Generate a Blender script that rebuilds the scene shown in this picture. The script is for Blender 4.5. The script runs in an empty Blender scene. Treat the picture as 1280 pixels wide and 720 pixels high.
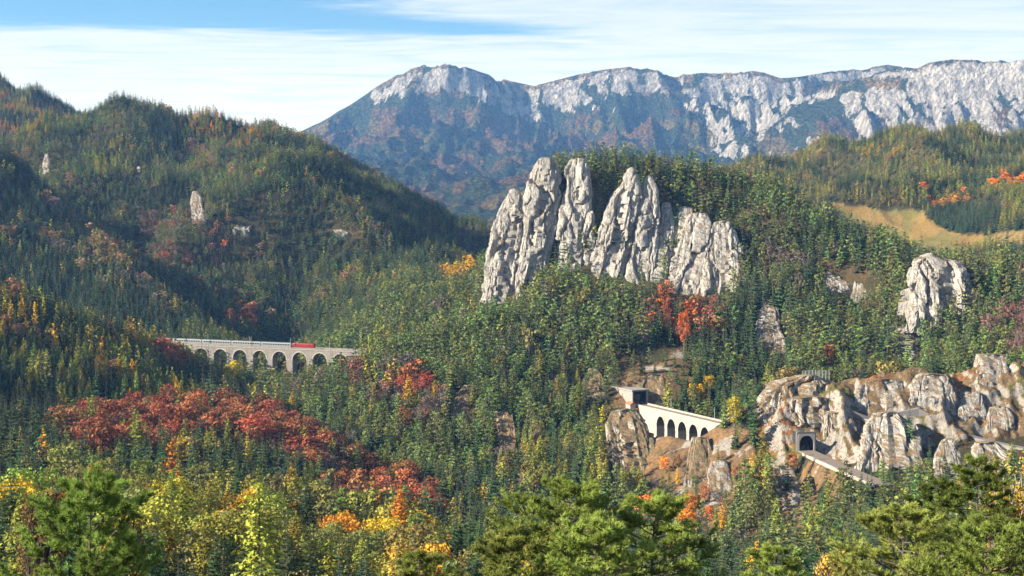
import bpy, math, random
import numpy as np
from mathutils import Vector, Matrix

# ------------------------------------------------------------------ camera
F = 1758.0                     # focal length in pixels of a 1280 wide picture (40 degree lens)
HOR = 270.0                    # row of the horizon
scene = bpy.context.scene
COL = scene.collection
camd = bpy.data.cameras.new('camera')
camd.sensor_width = 36.0
camd.lens = 36.0 * F / 1280.0
camd.shift_y = -(360.0 - HOR) / 1280.0
camd.clip_start = 0.5
camd.clip_end = 60000.0
cam = bpy.data.objects.new('camera', camd)
cam.location = (0, 0, 0)
cam.rotation_euler = (math.radians(90), 0, 0)
COL.objects.link(cam)
scene.camera = cam

# ------------------------------------------------------------------ light
SUN_AZ = math.radians(104)      # degrees to the left of the view direction
SUN_EL = math.radians(25)
sdir = Vector((-math.sin(SUN_AZ) * math.cos(SUN_EL), math.cos(SUN_AZ) * math.cos(SUN_EL), math.sin(SUN_EL)))
sund = bpy.data.lights.new('sun', 'SUN')
sund.energy = 5.0
sund.angle = math.radians(0.5)
sund.color = (1.0, 0.93, 0.82)
sun = bpy.data.objects.new('sun', sund)
sun.rotation_euler = (-sdir).to_track_quat('-Z', 'Y').to_euler()
COL.objects.link(sun)

world = bpy.data.worlds.new('World')
scene.world = world
world.use_nodes = True
wn, wl = world.node_tree.nodes, world.node_tree.links
wn.clear()


class NT:
    """tiny helper for building node trees"""
    def __init__(self, tree):
        self.t, self.n, self.l = tree, tree.nodes, tree.links

    def node(self, typ, **kw):
        nd = self.n.new(typ)
        for k, v in kw.items():
            if k.startswith('i_'):
                nd.inputs[k[2:].replace('_', ' ')].default_value = v
            else:
                setattr(nd, k, v)
        return nd

    def link(self, a, b):
        self.l.new(a, b)

    def val(self, sock, v):
        if isinstance(v, (int, float, tuple, list)):
            sock.default_value = v
        else:
            self.l.new(v, sock)

    def math(self, op, a, b=0.0, c=None, clamp=False):
        nd = self.n.new('ShaderNodeMath')
        nd.operation = op
        nd.use_clamp = clamp
        self.val(nd.inputs[0], a)
        self.val(nd.inputs[1], b)
        if c is not None:
            self.val(nd.inputs[2], c)
        return nd.outputs[0]

    def sstep(self, x, lo, hi, a=0.0, b=1.0):
        nd = self.n.new('ShaderNodeMapRange')
        nd.interpolation_type = 'SMOOTHSTEP'
        self.val(nd.inputs[0], x)
        for k, v in zip((1, 2, 3, 4), (lo, hi, a, b)):
            self.val(nd.inputs[k], v)
        return nd.outputs[0]

    def mix(self, f, a, b, mode='MIX'):
        nd = self.n.new('ShaderNodeMix')
        nd.data_type = 'RGBA'
        nd.blend_type = mode
        self.val(nd.inputs[0], f)
        for s, v in ((nd.inputs[6], a), (nd.inputs[7], b)):
            if isinstance(v, (tuple, list)) and len(v) == 3:
                v = (*v, 1.0)
            self.val(s, v)
        return nd.outputs[2]

    def noise(self, vec, scale, detail=3.0, rough=0.55, out=0, dist=0.0):
        nd = self.n.new('ShaderNodeTexNoise')
        self.l.new(vec, nd.inputs['Vector'])
        nd.inputs['Scale'].default_value = scale
        nd.inputs['Detail'].default_value = detail
        nd.inputs['Roughness'].default_value = rough
        nd.inputs['Distortion'].default_value = dist
        return nd.outputs[out]

    def ramp(self, f, stops):
        nd = self.n.new('ShaderNodeValToRGB')
        el = nd.color_ramp.elements
        while len(el) < len(stops):
            el.new(0.5)
        for e, (p, c) in zip(el, stops):
            e.position = p
            e.color = (*c, 1.0) if len(c) == 3 else c
        self.val(nd.inputs[0], f)
        return nd.outputs[0]


W = NT(world.node_tree)
sky = W.node('ShaderNodeTexSky', sky_type='NISHITA', sun_disc=False)
sky.sun_elevation = SUN_EL
sky.sun_rotation = -SUN_AZ
sky.altitude = 1200.0
sky.air_density = 1.0
sky.dust_density = 0.0
sky.ozone_density = 4.0
tc = W.node('ShaderNodeTexCoord')
sep = W.node('ShaderNodeSeparateXYZ')
W.link(tc.outputs['Generated'], sep.inputs[0])
dx, dy, dz = sep.outputs
zc = W.math('MAXIMUM', dz, 0.02)
qx = W.math('DIVIDE', dx, zc)          # where the view ray meets a cloud sheet one unit up
qy = W.math('DIVIDE', dy, zc)
comb = W.node('ShaderNodeCombineXYZ')
W.link(qx, comb.inputs[0]); W.link(qy, comb.inputs[1])
stretch = W.node('ShaderNodeVectorMath', operation='MULTIPLY')
W.link(comb.outputs[0], stretch.inputs[0]); stretch.inputs[1].default_value = (0.32, 0.75, 1.0)
n1 = W.noise(stretch.outputs[0], 0.9, 5.0, 0.6, dist=0.6)
n2 = W.noise(stretch.outputs[0], 2.6, 6.0, 0.65, dist=1.2)
wob = W.math('MULTIPLY', W.math('SUBTRACT', n1, 0.5), 1.5)
wob2 = W.math('MULTIPLY', W.math('SUBTRACT', n2, 0.5), 1.1)
# a bank of high cirrus with a wedge of clear sky opening towards the upper left
s1 = W.math('ADD', W.math('SUBTRACT', W.math('SUBTRACT', qy, 7.62), W.math('MULTIPLY', qx, 0.06)), W.math('ADD', wob, wob2))
s2 = W.math('ADD', W.math('SUBTRACT', qx, W.math('ADD', -0.35, W.math('MULTIPLY', W.math('SUBTRACT', qy, 7.6), 0.62))), W.math('ADD', wob, wob2))
c1 = W.sstep(s1, -0.30, 0.40)
c2 = W.sstep(s2, -0.10, 0.8)
bank = W.math('MAXIMUM', W.math('MAXIMUM', c1, c2), 0.05)
streak = W.sstep(n2, 0.25, 0.62, 0.62, 1.0)
tau = W.math('DIVIDE', -0.17, W.math('MAXIMUM', dz, 0.03))
thick = W.math('SUBTRACT', 1.0, W.math('POWER', 2.71828, tau))
cover = W.math('MULTIPLY', W.math('MULTIPLY', bank, streak), thick, clamp=True)
hsv = W.node('ShaderNodeHueSaturation')
hsv.inputs['Saturation'].default_value = 1.25
W.link(sky.outputs[0], hsv.inputs['Color'])
skymix = W.mix(cover, hsv.outputs[0], (6.9, 7.05, 7.2))
bg = W.node('ShaderNodeBackground')
bg.inputs['Strength'].default_value = 0.052
W.link(skymix, bg.inputs['Color'])
wout = W.node('ShaderNodeOutputWorld')
W.link(bg.outputs[0], wout.inputs['Surface'])

scene.view_settings.view_transform = 'Standard'
scene.view_settings.look = 'None'
scene.view_settings.exposure = 1.55
scene.view_settings.gamma = 1.0
scene.view_settings.use_curve_mapping = False
scene.cycles.max_bounces = 5
scene.cycles.diffuse_bounces = 2
scene.cycles.glossy_bounces = 1
scene.cycles.transmission_bounces = 2
scene.cycles.volume_bounces = 0
scene.cycles.use_denoising = True
scene.cycles.use_adaptive_sampling = False
scene.render.film_transparent = False

# ------------------------------------------------------------------ helpers
def P(px, py, d):
    """world point seen at pixel (px, py) of the photograph at distance d"""
    return np.array(((px - 640.0) / F * d, d, (HOR - py) / F * d))


def hsh(ix, iy, iz):
    h = (ix.astype(np.uint32) * np.uint32(374761393) + iy.astype(np.uint32) * np.uint32(668265263) + iz.astype(np.uint32) * np.uint32(2246822519))
    h = (h ^ (h >> np.uint32(13))) * np.uint32(1274126177)
    h = (h ^ (h >> np.uint32(15))) * np.uint32(2246822519)
    h = h ^ (h >> np.uint32(16))
    return h.astype(np.float32) / np.float32(4294967295.0)


def vnoise(x, y, z=None):
    """value noise, about -1 .. 1"""
    x = np.asarray(x, np.float32); y = np.asarray(y, np.float32)
    z = np.zeros_like(x) if z is None else np.asarray(z, np.float32)
    fx, fy, fz = np.floor(x), np.floor(y), np.floor(z)
    ix, iy, iz = (v.astype(np.int64) for v in (fx, fy, fz))
    u, v, w = x - fx, y - fy, z - fz
    u = u * u * u * (u * (u * 6 - 15) + 10); v = v * v * v * (v * (v * 6 - 15) + 10); w = w * w * w * (w * (w * 6 - 15) + 10)
    r = 0
    for a, wa in ((0, 1 - u), (1, u)):
        for b, wb in ((0, 1 - v), (1, v)):
            for c, wc in ((0, 1 - w), (1, w)):
                r = r + hsh(ix + a, iy + b, iz + c) * wa * wb * wc
    return r * 2 - 1


def fbm(x, y, z=None, octv=4, lac=2.03, gain=0.5):
    a, s, n = 1.0, 0.0, 0.0
    for i in range(octv):
        s = s + a * vnoise(x + 17.3 * i, y - 9.1 * i, None if z is None else z + 5.7 * i)
        n += a; a *= gain
        x, y = x * lac, y * lac
        if z is not None:
            z = z * lac
    return s / n * 1.5


def ridged(x, y, z=None, octv=4):
    a, s, n = 1.0, 0.0, 0.0
    for i in range(octv):
        s = s + a * (1 - np.abs(vnoise(x + 11.7 * i, y + 3.3 * i, None if z is None else z - 7.7 * i)) * 1.6)
        n += a; a *= 0.5
        x, y = x * 2.1, y * 2.1
        if z is not None:
            z = z * 2.1
    return s / n


def mesh_np(name, v, faces, mats, mat_idx=None, smooth=False):
    """v: n x 3, faces: m x k int array or list of index lists"""
    me = bpy.data.meshes.new(name)
    v = np.asarray(v, np.float32)
    if isinstance(faces, np.ndarray):
        m, k = faces.shape
        me.vertices.add(len(v)); me.vertices.foreach_set('co', v.ravel())
        me.loops.add(m * k); me.loops.foreach_set('vertex_index', faces.astype(np.int32).ravel())
        me.polygons.add(m)
        me.polygons.foreach_set('loop_start', np.arange(0, m * k, k, dtype=np.int32))
        me.polygons.foreach_set('loop_total', np.full(m, k, np.int32))
        me.update(calc_edges=True)
    else:
        me.from_pydata([tuple(p) for p in v], [], faces)
    for mt in (mats if isinstance(mats, (list, tuple)) else [mats]):
        me.materials.append(mt)
    if mat_idx is not None:
        me.polygons.foreach_set('material_index', np.asarray(mat_idx, np.int32))
    me.polygons.foreach_set('use_smooth', np.full(len(me.polygons), bool(smooth)))
    me.update()
    return me


def link(name, data, parent=None, label=None, cat=None, group=None, kind=None):
    o = bpy.data.objects.new(name, data)
    COL.objects.link(o)
    if parent is not None:
        o.parent = parent
    if label: o['label'] = label
    if cat: o['category'] = cat
    if group: o['group'] = group
    if kind: o['kind'] = kind
    return o


def thing(name, label, cat, loc=(0, 0, 0), rz=0.0, group=None):
    o = link(name, None, None, label, cat, group)
    o.location = tuple(float(c) for c in loc)
    o.rotation_euler = (0, 0, rz)
    return o


class MB:
    """collects simple solids, builds them as one mesh"""
    def __init__(self):
        self.v, self.f = [], []

    def hexa(self, pts):
        n = len(self.v)
        self.v += [tuple(p) for p in pts]
        self.f += [[n + a for a in q] for q in ((0, 3, 2, 1), (4, 5, 6, 7), (0, 1, 5, 4), (1, 2, 6, 5), (2, 3, 7, 6), (3, 0, 4, 7))]

    def box(self, x0, x1, y0, y1, z0, z1):
        self.hexa([(x0, y0, z0), (x1, y0, z0), (x1, y1, z0), (x0, y1, z0), (x0, y0, z1), (x1, y0, z1), (x1, y1, z1), (x0, y1, z1)])

    def bar(self, a, b, r, n=6, r2=None):
        a, b = Vector(a), Vector(b)
        r2 = r if r2 is None else r2
        q = (b - a).normalized().to_track_quat('Z', 'Y')
        k = len(self.v)
        for p, rr in ((a, r), (b, r2)):
            for i in range(n):
                t = 2 * math.pi * i / n
                self.v.append(tuple(p + q @ Vector((rr * math.cos(t), rr * math.sin(t), 0))))
        for i in range(n):
            j = (i + 1) % n
            self.f.append([k + i, k + j, k + n + j, k + n + i])
        self.f.append([k + n - 1 - i for i in range(n)])
        self.f.append([k + n + i for i in range(n)])

    def build(self, name, mat, parent=None, **kw):
        return link(name, mesh_np(name, self.v, self.f, mat), parent, **kw)


# ------------------------------------------------------------------ materials
def new_mat(name):
    m = bpy.data.materials.new(name)
    m.use_nodes = True
    m.node_tree.nodes.clear()
    T = NT(m.node_tree)
    out = T.node('ShaderNodeOutputMaterial')
    return m, T, out


def principled(T, out, color, rough=0.85, spec=0.2, normal=None):
    b = T.node('ShaderNodeBsdfPrincipled')
    T.val(b.inputs['Base Color'], (*color, 1.0) if isinstance(color, tuple) and len(color) == 3 else color)
    b.inputs['Roughness'].default_value = rough
    b.inputs['Specular IOR Level'].default_value = spec
    if normal is not None:
        T.link(normal, b.inputs['Normal'])
    T.link(b.outputs[0], out.inputs['Surface'])
    return b


def bump(T, h, strength, dist):
    nd = T.node('ShaderNodeBump')
    nd.inputs['Strength'].default_value = strength
    nd.inputs['Distance'].default_value = dist
    T.link(h, nd.inputs['Height'])
    return nd.outputs[0]


def plain_mat(name, color, rough=0.7, var=0.12, scale=2.0, metal=0.0, spec=0.3):
    m, T, out = new_mat(name)
    geo = T.node('ShaderNodeNewGeometry')
    n = T.noise(geo.outputs['Position'], scale, 5.0, 0.65)
    lo = tuple(c * (1 - var * 2) for c in color); hi = tuple(min(1, c * (1 + var * 1.5)) for c in color)
    c = T.mix(n, lo, hi)
    b = principled(T, out, c, rough, spec, bump(T, n, 0.3, 0.05))
    b.inputs['Metallic'].default_value = metal
    return m


def foliage_mat(name, trans=0.14):
    """leaf colour comes from each tree's own tint, with fine variation inside the crown"""
    m, T, out = new_mat(name)
    at = T.node('ShaderNodeAttribute', attribute_type='INSTANCER', attribute_name='tint')
    oi = T.node('ShaderNodeObjectInfo')
    tc = T.node('ShaderNodeTexCoord')
    n = T.noise(tc.outputs['Object'], 0.75, 3.0, 0.7)
    f = T.sstep(n, 0.3, 0.72, 0.60, 1.45)
    r = T.math('MULTIPLY_ADD', oi.outputs['Random'], 0.45, 0.78)
    k = T.math('MULTIPLY', f, r)
    sc = T.node('ShaderNodeVectorMath', operation='SCALE')
    T.link(at.outputs['Color'], sc.inputs[0]); T.link(k, sc.inputs['Scale'])
    d = T.node('ShaderNodeBsdfDiffuse'); T.link(sc.outputs[0], d.inputs['Color'])
    t = T.node('ShaderNodeBsdfTranslucent'); T.link(sc.outputs[0], t.inputs['Color'])
    mx = T.node('ShaderNodeMixShader'); mx.inputs[0].default_value = trans
    T.link(d.outputs[0], mx.inputs[1]); T.link(t.outputs[0], mx.inputs[2])
    T.link(mx.outputs[0], out.inputs['Surface'])
    return m


def rock_color(T, pos, warm=0.5):
    """pale limestone with dark cracks, ochre and grey stains, dark streaks running down"""
    st = T.node('ShaderNodeVectorMath', operation='MULTIPLY')
    T.link(pos, st.inputs[0]); st.inputs[1].default_value = (1.0, 1.0, 0.22)
    big = T.noise(pos, 0.045, 4.0, 0.6)
    mid = T.noise(pos, 0.30, 6.0, 0.72)
    strk = T.noise(st.outputs[0], 0.55, 5.0, 0.7, dist=0.8)
    fine = T.noise(pos, 1.9, 4.0, 0.7)
    base = T.mix(T.sstep(big, 0.38, 0.66), (0.345, 0.322, 0.285), (0.46, 0.435, 0.39))
    base = T.mix(T.math('MULTIPLY', T.sstep(mid, 0.50, 0.70), 0.75 * warm), base, (0.36, 0.275, 0.18))
    base = T.mix(T.math('MULTIPLY', T.sstep(strk, 0.50, 0.64), 0.85), base, (0.12, 0.115, 0.11))
    vor = T.node('ShaderNodeTexVoronoi', feature='DISTANCE_TO_EDGE')
    T.link(st.outputs[0], vor.inputs['Vector']); vor.inputs['Scale'].default_value = 0.38
    base = T.mix(T.sstep(vor.outputs[0], 0.0, 0.055, 0.65, 0.0), base, (0.09, 0.088, 0.085))
    base = T.mix(T.sstep(fine, 0.32, 0.7, 0.38, 0.0), base, (0.19, 0.18, 0.17))
    hgt = T.math('ADD', T.math('MULTIPLY', mid, 1.2), T.math('ADD', T.math('MULTIPLY', strk, 1.2), T.math('MULTIPLY', fine, 0.35)))
    return base, hgt


def rock_mat(name, warm=0.5, veg=0.0):
    m, T, out = new_mat(name)
    geo = T.node('ShaderNodeNewGeometry')
    pos = geo.outputs['Position']
    c, h = rock_color(T, pos, warm)
    # grass and litter settle on ledges that face up
    sp = T.node('ShaderNodeSeparateXYZ'); T.link(geo.outputs['Normal'], sp.inputs[0])
    n = T.noise(pos, 0.22, 4.0, 0.65)
    led = T.math('ADD', sp.outputs[2], T.math('MULTIPLY', T.math('SUBTRACT', n, 0.5), 1.2))
    gcol = T.mix(T.sstep(T.noise(pos, 0.5, 3.0), 0.4, 0.6), (0.10, 0.095, 0.035), (0.23, 0.12, 0.05))
    c = T.mix(T.math('MULTIPLY', T.sstep(led, 0.55 - veg, 0.85 - veg), 0.85), c, gcol)
    principled(T, out, c, 0.9, 0.15, bump(T, h, 0.8, 1.2))
    return m


M = {}
M['foliage'] = foliage_mat('needles_and_leaves')
M['foliage_near'] = foliage_mat('near_needles', 0.36)
M['bark'] = plain_mat('bark', (0.10, 0.078, 0.060), 0.95, 0.25, 3.0)
M['bark_pale'] = plain_mat('pale_bark', (0.22, 0.19, 0.165), 0.95, 0.25, 3.0)
M['rock'] = rock_mat('limestone', 0.5, -0.1)
M['rock_warm'] = rock_mat('weathered_limestone', 0.9, 0.12)

def masonry_mat(name, color, dirty):
    m, T, out = new_mat(name)
    tc = T.node('ShaderNodeTexCoord')
    po = tc.outputs['Object']
    st = T.node('ShaderNodeVectorMath', operation='MULTIPLY'); T.link(po, st.inputs[0]); st.inputs[1].default_value = (1, 1, 0.12)
    sw = T.node('ShaderNodeSeparateXYZ'); T.link(po, sw.inputs[0])
    cb = T.node('ShaderNodeCombineXYZ'); T.link(sw.outputs[0], cb.inputs[0]); T.link(sw.outputs[2], cb.inputs[1])
    br = T.node('ShaderNodeTexBrick'); T.link(cb.outputs[0], br.inputs['Vector'])
    br.inputs['Scale'].default_value = 1.0; br.inputs['Brick Width'].default_value = 1.5; br.inputs['Row Height'].default_value = 0.6; br.inputs['Mortar Size'].default_value = 0.05
    br.inputs['Color1'].default_value = (*color, 1); br.inputs['Color2'].default_value = (*(c * .80 for c in color), 1); br.inputs['Mortar'].default_value = (*(c * .55 for c in color), 1)
    big = T.noise(po, 0.16, 4.0, 0.65); run = T.noise(st.outputs[0], 0.7, 5.0, 0.7)
    c = T.mix(T.math('MULTIPLY', T.sstep(big, 0.42, 0.70), dirty), br.outputs['Color'], tuple(k * .50 for k in color))
    c = T.mix(T.math('MULTIPLY', T.sstep(run, 0.52, 0.68), dirty), c, tuple(k * .38 for k in color))
    principled(T, out, c, 0.92, 0.12, bump(T, br.outputs['Fac'], -0.4, 0.05))
    return m


M['stone'] = plain_mat('dressed_stone', (0.40, 0.36, 0.315), 0.9, 0.16, 0.7)
M['brick'] = masonry_mat('brick_facing', (0.29, 0.265, 0.24), 0.5)
M['pale_stone'] = masonry_mat('pale_arch_stone', (0.42, 0.395, 0.35), 0.35)
M['white_stone'] = masonry_mat('whitewashed_stone', (0.44, 0.41, 0.35), 0.55)
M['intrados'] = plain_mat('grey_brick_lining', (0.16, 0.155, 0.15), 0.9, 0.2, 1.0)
M['ballast'] = plain_mat('brown_ballast', (0.20, 0.165, 0.135), 0.95, 0.22, 3.0)
M['steel'] = plain_mat('rail_steel', (0.20, 0.165, 0.14), 0.5, 0.1, 2.0, 0.6)
M['grey_steel'] = plain_mat('galvanised_steel', (0.36, 0.37, 0.38), 0.5, 0.08, 3.0, 0.3)
M['train_red'] = plain_mat('red_train_paint', (0.24, 0.022, 0.022), 0.35, 0.05, 0.4, 0.0, 0.5)
M['train_grey'] = plain_mat('light_grey_train_paint', (0.20, 0.215, 0.225), 0.4, 0.05, 0.4, 0.0, 0.5)
M['train_roof'] = plain_mat('train_roof', (0.22, 0.215, 0.21), 0.6, 0.1, 0.5)
M['train_dark'] = plain_mat('dark_train_glass', (0.02, 0.024, 0.03), 0.15, 0.05, 0.5, 0.0, 0.5)
M['concrete'] = plain_mat('concrete', (0.26, 0.245, 0.22), 0.9, 0.2, 0.5)
M['void'] = plain_mat('dark_opening_lining', (0.03, 0.03, 0.032), 0.95, 0.2, 1.0)  # near-black: the shade inside the openings is put into the colour
M['gravel_road'] = plain_mat('grey_gravel', (0.19, 0.18, 0.17), 0.95, 0.14, 1.2)
M['tile_red'] = plain_mat('red_roof_sheet', (0.42, 0.13, 0.075), 0.8, 0.12, 2.0)
# ------------------------------------------------------------------ terrain
# every ridge: crest points (column, row, distance) as seen in the photograph, height of the trees on it,
# slope in front of and behind the crest, height of a cliff under the crest, region it carries
RIDGES = [
    dict(reg='far_left', th=13, sf=.45, sb=.6, cl=0, pts=[(-420, 20, 2700), (-150, 58, 2600), (-20, 90, 2550), (40, 116, 2500), (90, 143, 2450), (150, 190, 2400)]),
    dict(reg='big_hill', th=12, sf=.45, sb=.55, cl=0, pts=[(-160, 300, 1900), (-30, 235, 1900), (20, 196, 1920), (60, 166, 1930), (95, 148, 1950), (125, 130, 1960), (170, 121, 1960), (215, 129, 1950), (265, 131, 1940),
                                                          (300, 150, 1920), (340, 172, 1900), (385, 188, 1890), (430, 210, 1880), (475, 228, 1860), (520, 246, 1840), (565, 258, 1820), (610, 268, 1800), (680, 285, 1780)]),
    dict(reg='big_hill', th=12, sf=.85, sb=.85, cl=0, pts=[(92, 148, 1940), (66, 185, 1850), (58, 235, 1750), (80, 300, 1620)]),
    dict(reg='big_hill', th=12, sf=.7, sb=.7, cl=0, pts=[(175, 124, 1950), (172, 200, 1800), (165, 275, 1640), (190, 345, 1480)]),
    dict(reg='big_hill', th=12, sf=.65, sb=.65, cl=0, pts=[(262, 131, 1940), (240, 200, 1830), (212, 270, 1680), (215, 330, 1500)]),
    dict(reg='big_hill', th=12, sf=.56, sb=.95, cl=0, pts=[(252, 262, 1560), (275, 222, 1570), (312, 197, 1580), (345, 190, 1590), (380, 203, 1610), (430, 225, 1660), (480, 240, 1720)]),
    dict(reg='big_hill', th=12, sf=.55, sb=1.1, cl=0, pts=[(300, 275, 1450), (330, 246, 1455), (365, 240, 1465), (410, 252, 1490), (450, 263, 1520), (510, 275, 1560)]),
    dict(reg='big_hill', th=12, sf=.52, sb=1.0, cl=0, pts=[(335, 300, 1380), (365, 272, 1385), (395, 268, 1390), (440, 279, 1400), (490, 293, 1420), (560, 301, 1460), (620, 311, 1480)]),
    dict(reg='dark_ridge', th=15, sf=.48, sb=.75, cl=0, pts=[(-260, 110, 1600), (-120, 160, 1560), (0, 197, 1500), (50, 228, 1460), (85, 262, 1420), (120, 288, 1380), (160, 306, 1350), (200, 330, 1320), (232, 362, 1300), (258, 395, 1290), (300, 425, 1280), (340, 440, 1270)]),
    dict(reg='left_spur', th=15, sf=.42, sb=.7, cl=0, pts=[(-220, 345, 900), (0, 352, 950), (60, 377, 980), (120, 397, 1010), (180, 420, 1040), (228, 440, 1075), (255, 470, 1090)]),
    dict(reg='back_spur', th=13, sf=.55, sb=.7, cl=0, pts=[(680, 290, 1320), (640, 305, 1330), (600, 322, 1330), (560, 337, 1320), (520, 352, 1310), (480, 370, 1290), (440, 390, 1270), (405, 412, 1250), (380, 435, 1240)]),
    dict(reg='rock_hill', th=13, sf=.48, sb=.8, cl=46, pts=[(618, 300, 1070), (640, 238, 1080), (665, 208, 1090), (700, 196, 1095), (760, 195, 1095), (820, 199, 1095), (880, 207, 1090), (920, 221, 1085)]),
    dict(reg='rock_hill', th=14, sf=.50, sb=.7, cl=(52, 30), pts=[(920, 221, 1085), (940, 229, 1078), (960, 238, 1070)]),
    dict(reg='rock_hill', th=14, sf=.50, sb=.7, cl=(30, 8), pts=[(960, 238, 1070), (1000, 257, 1050), (1050, 274, 1030), (1100, 291, 1010), (1140, 309, 990), (1190, 318, 970), (1240, 322, 955), (1300, 318, 950), (1500, 290, 950)]),
    dict(reg='rock_hill', th=13, sf=.48, sb=.7, cl=0, pts=[(625, 335, 1045), (590, 350, 1050), (550, 375, 1058), (512, 408, 1062), (494, 432, 1062), (484, 470, 1060)]),
    dict(reg='crag', th=0, sf=.62, sb=.30, cl=8, pts=[(1500, 435, 760), (1340, 450, 760), (1240, 462, 758), (1150, 472, 750), (1090, 479, 745), (1040, 484, 742), (1000, 492, 742), (975, 515, 748), (960, 545, 752)]),
    dict(reg='far_right', th=13, sf=.26, sb=.5, cl=0, pts=[(860, 262, 2000), (900, 242, 2000), (950, 216, 2000), (1000, 188, 2000), (1050, 171, 2000), (1100, 162, 2000), (1150, 155, 2000), (1200, 152, 2000), (1300, 153, 2000), (1550, 130, 2000)]),
    dict(reg='rock_hill', th=0, sf=1.0, sb=.5, cl=0, pts=[(782, 484, 886), (800, 478, 886), (822, 472, 890), (850, 458, 905)]),
    # added wooded shoulder, unseen outside the left edge of the picture, to cast shadow
    dict(reg='basin', th=0, sf=.75, sb=.75, cl=0, xyz=[(-215, 40, 0), (-260, 200, -12), (-330, 420, -40), (-390, 640, -36), (-440, 860, -48)]),
]
REGS = ['basin', 'far_left', 'big_hill', 'dark_ridge', 'left_spur', 'back_spur', 'rock_hill', 'crag', 'far_right']

BASE = [(-1800, 3, -2.2), (640, 3, -2.2), (3000, 3, -2.2)]
for px_ in (-1500, -400, 200, 640, 1080, 1700, 2600):
    BASE += [(px_, 20, -14), (px_, 60, -34), (px_, 130, -58)]
for px_, py_, d_ in [(-300, 770, 300), (0, 770, 320), (300, 780, 340), (600, 800, 370), (900, 810, 390), (1280, 800, 380), (1600, 760, 380),
                     (-300, 600, 520), (0, 655, 520), (200, 662, 520), (400, 690, 520), (600, 730, 520), (850, 725, 560), (1000, 705, 560), (1280, 680, 500), (1600, 600, 520),
                     (-200, 560, 650), (50, 598, 640), (200, 598, 660), (350, 620, 680), (480, 668, 680), (620, 700, 680), (750, 700, 680), (900, 650, 660), (1050, 635, 620), (1200, 620, 620), (1500, 560, 640),
                     (50, 552, 800), (200, 552, 800), (350, 572, 800), (480, 615, 800), (580, 632, 800), (680, 622, 810), (790, 612, 790),
                     (100, 520, 920), (250, 515, 950), (400, 540, 950), (520, 562, 940), (620, 575, 930), (720, 590, 900),
                     (200, 492, 1050), (340, 500, 1080), (450, 510, 1060), (540, 525, 1040)]:
    BASE.append((px_, d_, (HOR - py_) / F * d_))
for d_, z_ in ((1250, -128), (1500, -122), (2200, -90), (3400, -40)):
    for px_ in (-1200, -200, 300, 640):
        BASE.append((px_, d_, z_))
    for px_ in (1000, 1400, 2400):
        BASE.append((px_, d_, z_ * 0.6 - 10))
BA = np.array(BASE, float)


def bwarp(px, d):
    return np.stack([np.asarray(px) / 260.0, np.log(np.asarray(d)) * 4.0], -1)


def tps(r2):
    return np.where(r2 > 1e-12, 0.5 * r2 * np.log(np.maximum(r2, 1e-12)), 0.0)


_bp = bwarp(BA[:, 0], BA[:, 1])
_n = len(_bp)
_K = tps(((_bp[:, None] - _bp[None]) ** 2).sum(-1)) + np.eye(_n) * 0.02
_Pm = np.concatenate([np.ones((_n, 1)), _bp], 1)
_A = np.block([[_K, _Pm], [_Pm.T, np.zeros((3, 3))]])
_sol = np.linalg.solve(_A, np.concatenate([BA[:, 2], np.zeros(3)]))


def base_z(X, Y):
    px = X / np.maximum(Y, 1.0) * F + 640.0
    q = bwarp(np.clip(px, -1800, 3000), np.clip(Y, 3, 3400))
    out = _sol[_n] + _sol[_n + 1] * q[..., 0] + _sol[_n + 2] * q[..., 1]
    for i in range(_n):
        r2 = (q[..., 0] - _bp[i, 0]) ** 2 + (q[..., 1] - _bp[i, 1]) ** 2
        out = out + _sol[i] * tps(r2)
    return out


def ridge_z(X, Y, R):
    if 'xyz' in R:
        pts = np.array(R['xyz'], float)
    else:
        pts = np.array([P(*p) for p in R['pts']])
        pts[:, 2] -= R['th'] * 0.85
    best = np.full(X.shape, -1e9)
    for si, (a, b) in enumerate(zip(pts[:-1], pts[1:])):
        ex, ey = b[0] - a[0], b[1] - a[1]
        L2 = ex * ex + ey * ey
        t = np.clip(((X - a[0]) * ex + (Y - a[1]) * ey) / L2, 0, 1)
        qx_, qy_ = X - (a[0] + t * ex), Y - (a[1] + t * ey)
        dist = np.sqrt(qx_ ** 2 + qy_ ** 2)
        side = qy_ / np.maximum(dist, 1e-6)          # -1 in front of the crest, +1 behind
        s = R['sf'] + (R['sb'] - R['sf']) * (0.5 + 0.5 * side)
        rr = 9.0
        z = a[2] + t * (b[2] - a[2]) - s * (np.sqrt(dist * dist + rr * rr) - rr)
        c0, c1 = R['cl'] if isinstance(R['cl'], tuple) else (R['cl'], R['cl'])
        if c0 or c1:
            z = z - (c0 + (c1 - c0) * (si + t) / (len(pts) - 1)) * (1 - np.exp(-(dist / 34.0) ** 2)) * np.clip(-side * 2 + 0.6, 0, 1)
        best = np.maximum(best, z)
    return best


TRACK = np.array([P(800, 507, 860), (P(800, 507, 860) + P(912, 532, 778)) / 2, P(912, 532, 778), P(957, 547, 736), P(1008, 563, 700), P(1040, 577, 668), P(1072, 592, 640), P(1110, 608, 612)])
TRACK[:, 2] = np.linspace(-115.5, -117.5, len(TRACK))


STREAM = np.array([P(352, 440, 1320), P(350, 450, 1200), P(350, 490, 1090), P(392, 500, 1030)])
STREAM[:, 2] = (-124, -131, -138, -142)


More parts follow.
